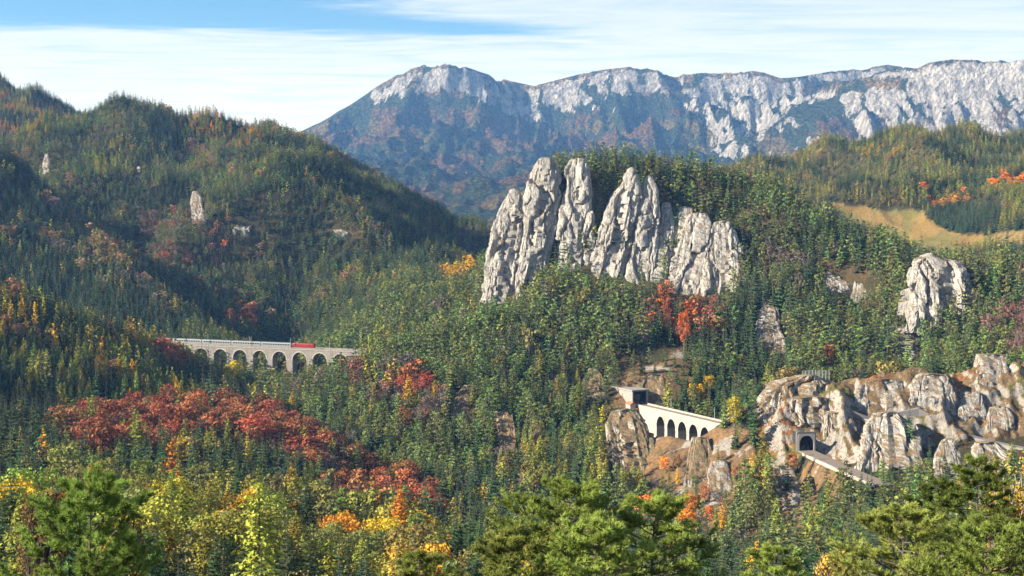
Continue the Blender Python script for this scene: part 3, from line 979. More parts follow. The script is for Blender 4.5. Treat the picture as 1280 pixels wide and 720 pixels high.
tx, ty = [], []
for y0, y1, cell in ((235, 520, 6.8), (520, 700, 5.2), (700, 1180, 4.6), (1180, 1700, 4.6), (1700, 2800, 5.6)):
    a_, b_ = scatter(-0.40 * y1 - 70, 0.40 * y1 + 20, y0, y1, cell)
    k = (a_ > -0.40 * b_ - 60) & (a_ < 0.395 * b_ + 15)
    tx.append(a_[k]); ty.append(b_[k])
tx, ty = np.concatenate(tx), np.concatenate(ty)
tpx = tx / ty * F + 640
tz = grid_sample(GZ, tpx, ty)
rr_ = np.clip(np.searchsorted(rows, ty), 0, len(rows) - 1); cc_ = np.clip(np.searchsorted(cols, tpx), 0, len(cols) - 1)
treg = GREG[rr_, cc_]
tsteep = steep[rr_, cc_]
tpy = HOR - tz / ty * F
occ = grid_sample(OCC, tpx, ty)
vis = (HOR - (tz + 20) / ty * F) < occ + 7
front = tpx < -20
vis |= front & (ty < 1200)
N0 = len(tx)
tx, ty, tpx, tz, treg, tsteep, tpy = (q[vis] for q in (tx, ty, tpx, tz, treg, tsteep, tpy))
n_ = len(tx)
u1, u2, u3, u4 = rng.random((4, n_))
nz = fbm(tx / 60, ty / 60, octv=3); nz2 = fbm(tx / 28 + 50, ty / 28, octv=3)
nz3 = fbm(tx / 110 + 20, ty / 110, octv=3)

# tints (what the foliage itself reflects)
TINT = dict(spruce=(0.050, 0.080, 0.034), spruce_blue=(0.043, 0.074, 0.040), pine=(0.14, 0.178, 0.056), olive=(0.155, 0.155, 0.048),
            larch=(0.205, 0.205, 0.040), gold=(0.46, 0.29, 0.03), amber=(0.40, 0.19, 0.03), lime=(0.16, 0.20, 0.04),
            red=(0.235, 0.080, 0.040), rust=(0.27, 0.12, 0.052), orange=(0.52, 0.17, 0.025), tan=(0.23, 0.15, 0.075), grey=(0.15, 0.115, 0.10), plum=(0.17, 0.075, 0.058))
sp_i = np.zeros(n_, int)
tint = np.zeros((n_, 3))
dens = np.ones(n_)
hs = np.ones(n_)


def give(mask, table):
    """table: (share, species, tint name)"""
    idx = np.nonzero(mask)[0]
    if not len(idx):
        return
    tot = sum(t[0] for t in table)
    # clustered choice: white noise mixed with slow noise so that kinds grow in groups
    u = (u1[idx] * 0.50 + 0.50 * np.clip(0.5 + nz2[idx] * 0.75, 0, 0.999))
    u = np.argsort(np.argsort(u)) / len(idx)
    acc = 0.0
    for w, s, tn in table:
        k = (u >= acc / tot) & (u < (acc + w) / tot)
        sp_i[idx[k]] = SP.index(s); tint[idx[k]] = TINT[tn]
        acc += w


G = lambda name: treg == REGS.index(name)
give(G('basin'), [(.66, 'spruce', 'spruce'), (.16, 'spruce', 'spruce_blue'), (.07, 'pine', 'pine'), (.07, 'larch', 'larch'), (.02, 'beech', 'olive'), (.015, 'larch', 'gold')])
give(G('far_left'), [(.5, 'spruce', 'spruce'), (.15, 'pine', 'pine'), (.3, 'larch', 'larch'), (.05, 'larch', 'amber')])
give(G('big_hill'), [(.48, 'spruce', 'spruce'), (.38, 'pine', 'pine'), (.10, 'larch', 'larch'), (.02, 'beech', 'tan'), (.015, 'bare', 'grey')])
give(G('dark_ridge'), [(.62, 'spruce', 'spruce'), (.15, 'spruce', 'spruce_blue'), (.10, 'larch', 'larch'), (.05, 'bare', 'grey'), (.03, 'beech', 'tan')])
give(G('left_spur'), [(.66, 'spruce', 'spruce'), (.26, 'larch', 'larch'), (.05, 'larch', 'gold'), (.03, 'beech', 'tan')])
give(G('back_spur'), [(.5, 'pine', 'pine'), (.42, 'spruce', 'spruce'), (.05, 'larch', 'larch')])
give(G('rock_hill'), [(.56, 'pine', 'pine'), (.10, 'spruce', 'pine'), (.26, 'spruce', 'spruce'), (.03, 'larch', 'larch'), (.02, 'beech', 'olive'), (.02, 'bare', 'grey')])
give(G('crag'), [(.3, 'pine', 'pine'), (.12, 'spruce', 'spruce'), (.28, 'bare', 'grey'), (.2, 'beech', 'rust'), (.12, 'beech', 'olive')])
give(G('far_right'), [(.46, 'spruce', 'spruce'), (.22, 'pine', 'olive'), (.22, 'larch', 'larch'), (.01, 'beech', 'tan')])

jx, jy = tpx + nz * 14, tpy + nz2 * 8
ip = lambda poly: in_poly(jx, jy, poly)
RED = [(.14, 'bare', 'plum'), (.33, 'beech', 'red'), (.20, 'beech', 'rust'), (.08, 'bare', 'grey'), (.05, 'larch', 'larch'), (.13, 'spruce', 'spruce')]
PATCH = [
    # (polygon of tree feet, nearest, farthest, table)
    ([(78, 552), (90, 532), (140, 522), (240, 515), (300, 528), (400, 545), (410, 575), (480, 600), (545, 645), (560, 690), (500, 690), (430, 668), (390, 625), (330, 590), (260, 585), (190, 605), (130, 605), (88, 590)], 500, 1000, RED),
    ([(140, 505), (250, 498), (255, 520), (140, 525)], 600, 1100, [(.7, 'larch', 'lime'), (.2, 'larch', 'gold'), (.2, 'spruce', 'spruce')]),
    ([(90, 418), (220, 430), (235, 455), (200, 470), (120, 455), (0, 420), (0, 390)], 900, 1100, [(.45, 'larch', 'larch'), (.12, 'larch', 'gold'), (.4, 'spruce', 'spruce'), (.06, 'beech', 'amber')]),
    ([(200, 440), (240, 440), (240, 470), (195, 465)], 900, 1120, [(.5, 'beech', 'red'), (.5, 'larch', 'larch')]),
    ([(0, 430), (110, 470), (120, 520), (0, 515)], 700, 1100, [(.30, 'larch', 'larch'), (.7, 'spruce', 'spruce')]),
    # yellow trees of the near slope
    ([(30, 640), (140, 610), (260, 620), (360, 650), (480, 690), (560, 740), (560, 820), (20, 820), (20, 700)], 235, 560, [(.22, 'larch', 'larch'), (.34, 'beech', 'olive'), (.16, 'beech', 'larch'), (.08, 'larch', 'amber'), (.08, 'beech', 'gold'), (.06, 'pine', 'pine'), (.06, 'spruce', 'spruce')]),
    ([(430, 470), (500, 465), (560, 510), (560, 555), (500, 545), (440, 500)], 850, 1100, [(.3, 'beech', 'red'), (.22, 'bare', 'grey'), (.15, 'bare', 'plum'), (.12, 'larch', 'larch'), (.06, 'larch', 'gold'), (.2, 'spruce', 'spruce')]),
    ([(440, 440), (500, 420), (520, 460), (470, 480)], 900, 1120, [(.4, 'larch', 'larch'), (.5, 'pine', 'pine')]),
    ([(560, 335), (592, 335), (592, 356), (555, 356)], 1200, 1400, [(.7, 'beech', 'gold'), (.3, 'beech', 'amber')]),
    ([(810, 385), (870, 375), (905, 385), (905, 455), (870, 470), (815, 450)], 850, 1080, [(.05, 'beech', 'orange'), (.14, 'beech', 'rust'), (.08, 'bare', 'plum'), (.7, 'spruce', 'spruce')]),
    ([(970, 345), (1030, 330), (1040, 390), (985, 400)], 850, 1080, [(.22, 'beech', 'rust'), (.12, 'bare', 'plum'), (.7, 'spruce', 'spruce')]),
    ([(880, 270), (1100, 300), (1060, 380), (960, 420), (900, 480), (930, 330)], 850, 1100, [(.62, 'spruce', 'spruce'), (.3, 'pine', 'pine'), (.04, 'bare', 'grey')]),
    ([(850, 450), (990, 430), (980, 480), (930, 530), (860, 510)], 700, 1000, [(.85, 'spruce', 'spruce'), (.15, 'pine', 'pine')]),
    ([(1240, 400), (1290, 380), (1290, 460), (1235, 450)], 600, 1000, [(.5, 'bare', 'plum'), (.4, 'pine', 'pine')]),
    ([(1265, 330), (1300, 325), (1300, 365), (1265, 360)], 600, 1000, [(.6, 'bare', 'plum'), (.4, 'pine', 'pine')]),
    ([(1240, 228), (1290, 226), (1290, 240), (1240, 240)], 1300, 2300, [(.6, 'beech', 'orange'), (.4, 'spruce', 'spruce')]),
    ([(1060, 190), (1130, 170), (1140, 190), (1090, 210)], 1300, 2300, [(.1, 'beech', 'amber'), (.4, 'larch', 'larch'), (.5, 'spruce', 'spruce')]),
    ([(1125, 240), (1200, 225), (1210, 262), (1130, 275)], 1300, 2300, [(.08, 'beech', 'amber'), (.03, 'beech', 'orange'), (.5, 'spruce', 'spruce'), (.4, 'larch', 'larch')]),
    ([(1160, 258), (1250, 262), (1255, 300), (1150, 290)], 1200, 2300, [(1, 'spruce', 'spruce_blue')]),
    # big hill: yellow top, brown lower slopes
    ([(200, 125), (300, 150), (360, 190), (300, 190), (230, 165)], 1500, 2300, [(.45, 'larch', 'larch'), (.3, 'larch', 'amber'), (.5, 'spruce', 'spruce')]),
    ([(115, 170), (165, 180), (160, 225), (115, 230)], 1400, 2300, [(.6, 'larch', 'larch'), (.4, 'spruce', 'spruce')]),
    ([(170, 260), (260, 270), (330, 380), (340, 420), (230, 340), (160, 320)], 1200, 2300, [(.14, 'bare', 'plum'), (.25, 'bare', 'grey'), (.06, 'beech', 'rust'), (.5, 'pine', 'pine'), (.2, 'spruce', 'spruce')]),
    ([(285, 400), (330, 395), (335, 420), (300, 418)], 1200, 2300, [(.8, 'beech', 'rust'), (.3, 'bare', 'plum')]),
    ([(0, 95), (80, 140), (60, 185), (0, 170)], 1800, 2900, [(.14, 'larch', 'amber'), (.4, 'larch', 'larch'), (.4, 'spruce', 'spruce')]),
    ([(100, 295), (150, 300), (170, 340), (110, 345)], 1200, 1500, [(.5, 'larch', 'larch'), (.25, 'beech', 'tan'), (.3, 'spruce', 'spruce')]),
    # gorge and slopes round the small viaduct
    ([(745, 520), (860, 560), (960, 580), (1060, 600), (1000, 700), (860, 730), (760, 640)], 480, 830, [(.42, 'pine', 'pine'), (.16, 'spruce', 'spruce'), (.10, 'larch', 'larch'), (.08, 'larch', 'gold'), (.09, 'beech', 'rust'), (.12, 'bare', 'grey'), (.05, 'beech', 'orange')]),
    ([(990, 610), (1250, 600), (1250, 760), (960, 760), (900, 720)], 400, 660, [(.45, 'spruce', 'spruce'), (.42, 'pine', 'pine'), (.08, 'larch', 'larch')]),
    ([(600, 580), (760, 580), (800, 640), (640, 640)], 700, 980, [(.5, 'spruce', 'spruce'), (.25, 'larch', 'larch'), (.08, 'larch', 'gold'), (.12, 'beech', 'olive'), (.05, 'bare', 'grey')]),
]
for poly, d0, d1, table in PATCH:
    give(ip(poly) & (ty > d0) & (ty < d1), table)

# thinning
dens[G('crag')] = 0.34
dens[G('rock_hill') & (tsteep > 1.6)] = 0.75
dens[in_poly(tpx, tpy, POLY_MEADOW) & (ty > 1250)] = 0.012
dens[in_poly(tpx, tpy, POLY_MEADOW2) & (ty > 1250)] = 0.05
dens[G('rock_hill') & (dens > .5)] = 0.98
for q in DRY:
    dens[in_poly(tpx + nz * 8, tpy + nz2 * 6, q) & (ty < 1000) & (ty > 500)] = 0.34
dens[in_poly(tpx, tpy, [(770, 440), (850, 430), (875, 455), (850, 505), (800, 500), (760, 480)]) & (ty < 1000)] = 0.16
td_, _, ts_ = poly_dist(tx, ty, TRACK)
dens[td_ < 8] = 0
# size: by kind, slow variation, small on the rocks
hs = 0.66 + 0.26 * u3 + 0.36 * u3 ** 4 + 0.20 * nz + 0.10 * nz3
hs *= np.where(G('rock_hill'), 1.06, 1.0) * np.where(G('crag'), np.where(u4 > .8, .42, .16), 1.0) * np.where(G('big_hill') | G('far_left') | G('far_right'), 0.72, 1.0) * np.where(G('dark_ridge') | G('back_spur'), 0.8, 1.0)
hs *= np.where(G('basin') & (ty > 520), 1.22, 1.0) * np.where(G('basin') & (ty < 520), 1.32, 1.0) * np.where(G('left_spur'), 0.92, 1)
hs[dens < .5] *= 0.62
HTA = np.array([HT[s] for s in SP])
th = HTA[sp_i] * hs
# keep open what the photograph shows open: tree tops may not reach into these windows from nearer than the given distance
def ray_d(px, py, dmin=300.0, dmax=3200.0):
    """distance at which the sight line through a pixel meets the ground"""
    d = np.arange(dmin, dmax, 1.0)
    g = grid_sample(GPY, np.full_like(d, px), d)
    k = np.nonzero(g <= py)[0]
    return float(d[k[0]]) if len(k) else dmax


def on_ground(px, d):
    z = float(grid_sample(GZ, np.array([px]), np.array([d]))[0])
    return ((px - 640) / F * d, d, z)


OUT = [
    ([(193, 56, 60), (203, 53, 62), (222, 51, 62)], 'small white cliff on the left flank of the big hill', 1300),
    ([(240, 240, 248), (252, 236, 252), (276, 240, 256)], 'narrow white cliff below the knoll of the big hill', 1300),
    ([(270, 308, 318), (277, 294, 320), (287, 290, 312)], 'low pinkish rock band on the front knoll of the big hill', 1300),
    ([(274, 409, 416), (281, 411, 427), (292, 420, 436)], 'bright slanting rock patch on the right knoll of the big hill', 1300),
    ([(208, 171, 175), (221, 169, 176)], 'tiny white rock in the middle of the big hill', 1300),
    ([(322, 1044, 1058), (330, 1037, 1062), (346, 1034, 1064), (362, 1036, 1066)], 'grey rock step between spruces left of the lone rock wall', 600),
    ([(335, 1072, 1080), (350, 1068, 1084), (372, 1066, 1086)], 'slim grey rock beside the rock step on the wooded crest', 600),
    ([(372, 958, 966), (390, 950, 974), (415, 944, 976), (432, 942, 970)], 'jagged rock in the spruces right of the cliff', 600),
    ([(402, 962, 972), (425, 968, 982), (440, 968, 984)], 'low pale rock under the jagged one in the spruces', 600),
    ([(462, 736, 748), (475, 729, 757), (496, 726, 758)], 'grey rock patch left of the gallery portal', 600),
    ([(482, 580, 594), (498, 568, 592), (518, 562, 586)], 'pale scree chute in the wood below the cliff', 600),
    ([(515, 618, 640), (540, 622, 645), (565, 624, 648)], 'low grey rock at the foot of the pine slope', 600),
    ([(515, 766, 800), (535, 760, 812), (562, 762, 818), (592, 770, 820)], 'brown crag carrying the left end of the small viaduct', 600),
    ([(548, 866, 886), (565, 862, 890), (600, 858, 888)], 'pale crag under the right end of the small viaduct', 500),
    ([(578, 890, 908), (592, 885, 914), (618, 884, 916)], 'white rock face in the gorge below the small viaduct', 500),
    ([(405, 1118, 1148), (425, 1112, 1152), (448, 1112, 1148)], 'broken grey rock below the lone rock wall', 600),
    ([(445, 1225, 1260), (460, 1222, 1262), (478, 1222, 1258)], 'pale rock at the right edge above the gravel road', 600),
    ([(585, 970, 990), (605, 965, 1000), (635, 962, 1004)], 'pinkish rock below the tunnel portal', 500),
    ([(470, 800, 830), (480, 790, 836), (492, 788, 838)], 'brown rock brow above the gallery portal', 600),
    ([(665, 905, 935), (680, 880, 930), (700, 868, 915)], 'bare earth bank beside the gorge stream', 450),
]
CLEAR = [
    ([(245, 424), (446, 424), (446, 441), (420, 440), (400, 443), (392, 446), (300, 443), (262, 440)], 1108),
    ([(600, 330), (625, 262), (655, 235), (662, 205), (690, 196), (715, 196), (738, 200), (742, 250), (765, 245), (782, 212), (815, 220), (845, 258), (885, 266), (916, 280), (920, 325), (912, 352), (882, 364), (845, 352), (800, 340), (760, 338), (735, 336), (700, 318), (660, 315), (610, 325)], 1034),
    ([(1143, 318), (1222, 318), (1228, 368), (1143, 368)], 890),
    ([(790, 480), (860, 500), (915, 520), (905, 532), (882, 542), (878, 552), (835, 560), (815, 555), (790, 510)], 845),
    ([(945, 470), (1290, 440), (1290, 560), (1180, 570), (1070, 572), (1030, 572), (990, 566), (955, 550)], 745),
]
for lv, lb, dm in OUT:
    x0, x1 = min(q[1] for q in lv), max(q[2] for q in lv)
    yt = lv[0][0] + .3 * (lv[-1][0] - lv[0][0])
    CLEAR.append(([(x0, yt), (x1, yt), (x1, lv[-1][0] - .25 * (lv[-1][0] - lv[0][0])), (x0, lv[-1][0] - .25 * (lv[-1][0] - lv[0][0]))], ray_d((x0 + x1) / 2, lv[0][0], dm) + 2))
for poly, dm in CLEAR:
    topy = HOR - (tz + th) / ty * F
    midy = HOR - (tz + th * .5) / ty * F
    k = (in_poly(tpx, topy, poly) | in_poly(tpx, midy, poly) | in_poly(tpx, tpy, poly)) & (ty < dm)
    k &= (u4 > 0.03) & ~(G('crag') & (hs < .25))
    low = k & ~in_poly(tpx, tpy, poly) & (u1 < .8)          # what stands right below a window stays as low bushes
    hs[low] *= np.clip(0.30 / hs[low], 0, 1)
    th = HTA[sp_i] * hs
    low &= ~in_poly(tpx, HOR - (tz + th) / ty * F, poly)
    dens[k & ~low] = 0
keep = u2 < dens
tx, ty, tz, tpx, tpy, treg, sp_i, tint, th, hs, nz, nz2, u1, u3, u4 = (q[keep] for q in (tx, ty, tz, tpx, tpy, treg, sp_i, tint, th, hs, nz, nz2, u1, u3, u4))
n_ = len(tx)
tint = tint * 1.18 * (0.78 + 0.44 * rng.random((n_, 1))) * (1 + 0.16 * rng.normal(size=(n_, 3)).clip(-1.5, 1.5) * np.array((1, .7, .5)))
tint = tint.clip(0.008, 0.8)
lodi = np.where(ty < 480, 2, np.where(ty < 900, 1, 0))
var = rng.integers(0, NV, n_)
rotz = rng.uniform(0, 6.28, n_)
wid = hs * rng.uniform(0.85, 1.3, n_) * np.where(ty > 1200, 1.22, 1.0)

# ------------------------------------------------------------------ single trees: those that show largest of each kind
infr = (tpx > -8) & (tpx < 1288) & (HOR - (tz + th) / ty * F < 716)
ocv = grid_sample(OCC, tpx, ty)
infr &= (HOR - (tz + th * .6) / ty * F) < ocv
app = th / ty
single = np.zeros(n_, bool)
NAMES = dict(spruce='spruce_tree', pine='pine_tree', larch='larch_tree', beech='beech_tree', bare='bare_tree')
COLW = {'spruce': 'dark green', 'spruce_blue': 'blue-green', 'pine': 'olive green', 'olive': 'olive yellow', 'larch': 'yellow-green', 'gold': 'golden yellow', 'amber': 'amber', 'lime': 'lime green',
        'red': 'deep red', 'rust': 'rust brown', 'orange': 'bright orange', 'tan': 'tan', 'grey': 'grey leafless', 'plum': 'purple-brown thinning'}
TN = list(TINT); TV = np.array([TINT[k] for k in TN])


LANDMARK = [(340, 450, 'long viaduct'), (382, 438, 'red locomotive'), (343, 630, 'pale dead larch'), (459, 680, 'small bright orange tree'), (365, 508, 'yellow-orange larch'), (290, 476, 'big yellow tree'),
            (542, 505, 'golden larch between red trees'), (740, 600, 'slim golden larch'), (877, 488, 'three golden trees'), (850, 530, 'small white viaduct'), (807, 498, 'gallery mouth'), (1012, 555, 'tunnel portal'),
            (1187, 355, 'lone rock wall'), (680, 280, 'first rock pinnacle'), (905, 330, 'last cliff buttress'), (893, 385, 'vivid orange-red tree'), (1150, 515, 'gravel road bend'), (1020, 470, 'rockfall fence'),
            (898, 600, 'white gorge rock face'), (108, 665, 'young corner pine'), (712, 665, 'broad bottom pine'), (1135, 690, 'wide olive pine'), (1266, 640, 'yellow birch'), (1048, 695, 'amber slender tree'),
            (52, 620, 'tan-leaved edge tree'), (900, 685, 'bare earth bank'), (958, 400, 'jagged rock'), (1050, 345, 'grey rock step'), (575, 500, 'pale scree chute'), (248, 440, 'left viaduct end'), (1120, 285, 'tan meadow'),
            (250, 560, 'red beech band'), (480, 630, 'lower end of the red beech band'), (80, 550, 'upper end of the red beech band')]
ORD = ['nearest', 'second', 'third', 'fourth', 'fifth', 'sixth', 'seventh', 'eighth', 'ninth', 'tenth', 'eleventh', 'twelfth', 'thirteenth', 'fourteenth', 'fifteenth', 'sixteenth', 'seventeenth', 'eighteenth', 'nineteenth', 'twentieth', 'twenty-first', 'twenty-second', 'twenty-third', 'twenty-fourth', 'twenty-fifth', 'twenty-sixth', 'twenty-seventh', 'twenty-eighth', 'twenty-ninth', 'thirtieth', 'thirty-first', 'thirty-second', 'thirty-third', 'thirty-fourth', 'thirty-fifth', 'thirty-sixth']


def place_word(px, py):
    """nearest landmark, direction from it and distance"""
    x0, y0, nm = min(LANDMARK, key=lambda q: (q[0] - px) ** 2 + (q[1] - py) ** 2)
    ax, ay = px - x0, py - y0
    if abs(ax) > 2.2 * abs(ay): w = 'right of' if ax > 0 else 'left of'
    elif abs(ay) > 2.2 * abs(ax): w = 'below' if ay > 0 else 'above'
    else: w = ('lower ' if ay > 0 else 'upper ') + ('right of' if ax > 0 else 'left of')
    return '%s the %s' % (w, nm), ax * ax + ay * ay


def species_word(s): return {'spruce': 'spruce', 'pine': 'pine', 'larch': 'larch', 'beech': 'broadleaf tree', 'bare': 'broadleaf tree'}[s]


pieces, ranked = {}, {}
for s in SP:
    idx = np.nonzero(infr & (sp_i == SP.index(s)))[0]
    idx = idx[np.argsort(-app[idx])][:240]
    single[idx] = True
    for i in idx:
        key = (s, int(lodi[i]), int(var[i]))
        tn = TN[int(((TV - tint[i]) ** 2).sum(1).argmin())]
        cpy_ = HOR - (tz[i] + th[i] * .6) / ty[i] * F
        pw, dd = place_word(tpx[i], cpy_)
        label = '%s %s %s' % (COLW[tn], species_word(s), pw)
        grp = '%s trees in view of the look-out' % species_word(s).replace(' tree', '')
        tc_ = tuple(float(c) for c in tint[i])
        if lodi[i] == 2:
            if key not in pieces:
                bk = M['bark_pale'] if s in ('beech', 'bare') else None
                pieces[key] = (split_mesh('trunk', ARR[key], 0, bk), split_mesh('crown', ARR[key], 1))
            o = thing(NAMES[s], label, 'tree', (tx[i], ty[i], tz[i]), float(rotz[i]), grp)
            link('trunk', pieces[key][0], o)
            c = link('crown', pieces[key][1], o); c['tint'] = tc_
        else:
            o = link(NAMES[s], PMESH[key], None, label, 'tree', grp)
            o.location = (tx[i], ty[i], tz[i]); o.rotation_euler = (0, 0, float(rotz[i])); o['tint'] = tc_
        o.scale = (float(wid[i]), float(wid[i]), float(hs[i]))
        ranked.setdefault(label, []).append((dd, o))

for lb, lst in ranked.items():
    lst.sort(key=lambda q: q[0])
    if len(lst) > 1:
        for k, (dd, o) in enumerate(lst):
            if k < len(ORD):
                c_, rest = lb.rsplit(' the ', 1)
                o['label'] = '%s %s the %s' % (ORD[k], c_, rest) if k else 'nearest %s the %s' % (c_, rest)

# ------------------------------------------------------------------ the rest of the forest, one mass for each hillside
gn = bpy.data.node_groups.new('forest', 'GeometryNodeTree')
gn.interface.new_socket('Geometry', in_out='INPUT', socket_type='NodeSocketGeometry')
gn.interface.new_socket('Geometry', in_out='OUTPUT', socket_type='NodeSocketGeometry')
gi, go = gn.nodes.new('NodeGroupInput'), gn.nodes.new('NodeGroupOutput')
ci_ = gn.nodes.new('GeometryNodeCollectionInfo'); ci_.inputs[0].default_value = PROTO
ci_.inputs['Separate Children'].default_value = True; ci_.inputs['Reset Children'].default_value = True
iop = gn.nodes.new('GeometryNodeInstanceOnPoints'); iop.inputs['Pick Instance'].default_value = True


def named(n, t):
    nd = gn.nodes.new('GeometryNodeInputNamedAttribute'); nd.data_type = t; nd.inputs[0].default_value = n
    return nd.outputs[0]


gn.links.new(gi.outputs[0], iop.inputs['Points']); gn.links.new(ci_.outputs[0], iop.inputs['Instance'])
gn.links.new(named('pick', 'INT'), iop.inputs['Instance Index'])
gn.links.new(named('turn', 'FLOAT_VECTOR'), iop.inputs['Rotation'])
gn.links.new(named('size', 'FLOAT_VECTOR'), iop.inputs['Scale'])
gn.links.new(iop.outputs[0], go.inputs[0])
FOREST = dict(basin='mixed spruce and larch wood filling the valley bottom below the viaducts', far_left='brownish wood on the far hill at the upper left corner', big_hill='mixed wood covering the big rounded hill behind the long viaduct',
              dark_ridge='shadowed spruce wood on the dark ridge behind the sunlit left spur', left_spur='spruce and yellow larch wood on the spur left of the long viaduct', back_spur='green wood on the low spur right behind the long viaduct',
              rock_hill='olive pine wood around and below the pale cliff pinnacles', crag='scattered small pines among the rocks above the tunnel', far_right='mixed wood around the meadow on the right far hill')
for ri, r in enumerate(REGS):
    k = np.nonzero((treg == ri) & ~single)[0]
    if not len(k):
        continue
    me = bpy.data.meshes.new('forest')
    me.vertices.add(len(k)); me.vertices.foreach_set('co', np.stack([tx[k], ty[k], tz[k]], -1).astype(np.float32).ravel())
    pk = np.array([PIDX[SP[sp_i[i]], int(lodi[i]), int(var[i])] for i in k], np.int32)
    a = me.attributes.new('pick', 'INT', 'POINT'); a.data.foreach_set('value', pk)
    a = me.attributes.new('turn', 'FLOAT_VECTOR', 'POINT'); a.data.foreach_set('vector', np.stack([0 * rotz[k], 0 * rotz[k], rotz[k]], -1).astype(np.float32).ravel())
    a = me.attributes.new('size', 'FLOAT_VECTOR', 'POINT'); a.data.foreach_set('vector', np.stack([wid[k], wid[k], hs[k]], -1).astype(np.float32).ravel())
    a = me.attributes.new('tint', 'FLOAT_COLOR', 'POINT'); a.data.foreach_set('color', np.concatenate([tint[k], np.ones((len(k), 1))], 1).astype(np.float32).ravel())
    o = link('forest', me, None, FOREST[r], 'forest', kind='stuff')
    md = o.modifiers.new('trees', 'NODES'); md.node_group = gn
print('TREES', N0, n_, int(single.sum()))
# ------------------------------------------------------------------ rocks
def worley(x, y, z):
    """nearest and second nearest feature distance and a random number for the nearest cell"""
    fx, fy, fz = np.floor(x), np.floor(y), np.floor(z)
    d1 = np.full(x.shape, 9.0); d2 = np.full(x.shape, 9.0); rc = np.zeros(x.shape)
    for a in (-1, 0, 1):
        for b in (-1, 0, 1):
            for c in (-1, 0, 1):
                ix, iy, iz = (fx + a).astype(np.int64), (fy + b).astype(np.int64), (fz + c).astype(np.int64)
                h1, h2, h3 = hsh(ix, iy, iz), hsh(ix + 91, iy, iz + 7), hsh(ix, iy + 53, iz + 31)
                d = np.sqrt((fx + a + h1 - x) ** 2 + (fy + b + h2 - y) ** 2 + (fz + c + h3 - z) ** 2)
                near = d < d1
                d2 = np.where(near, d1, np.minimum(d2, d)); rc = np.where(near, hsh(ix + 17, iy + 29, iz + 3), rc); d1 = np.where(near, d, d1)
    return d1, d2, rc


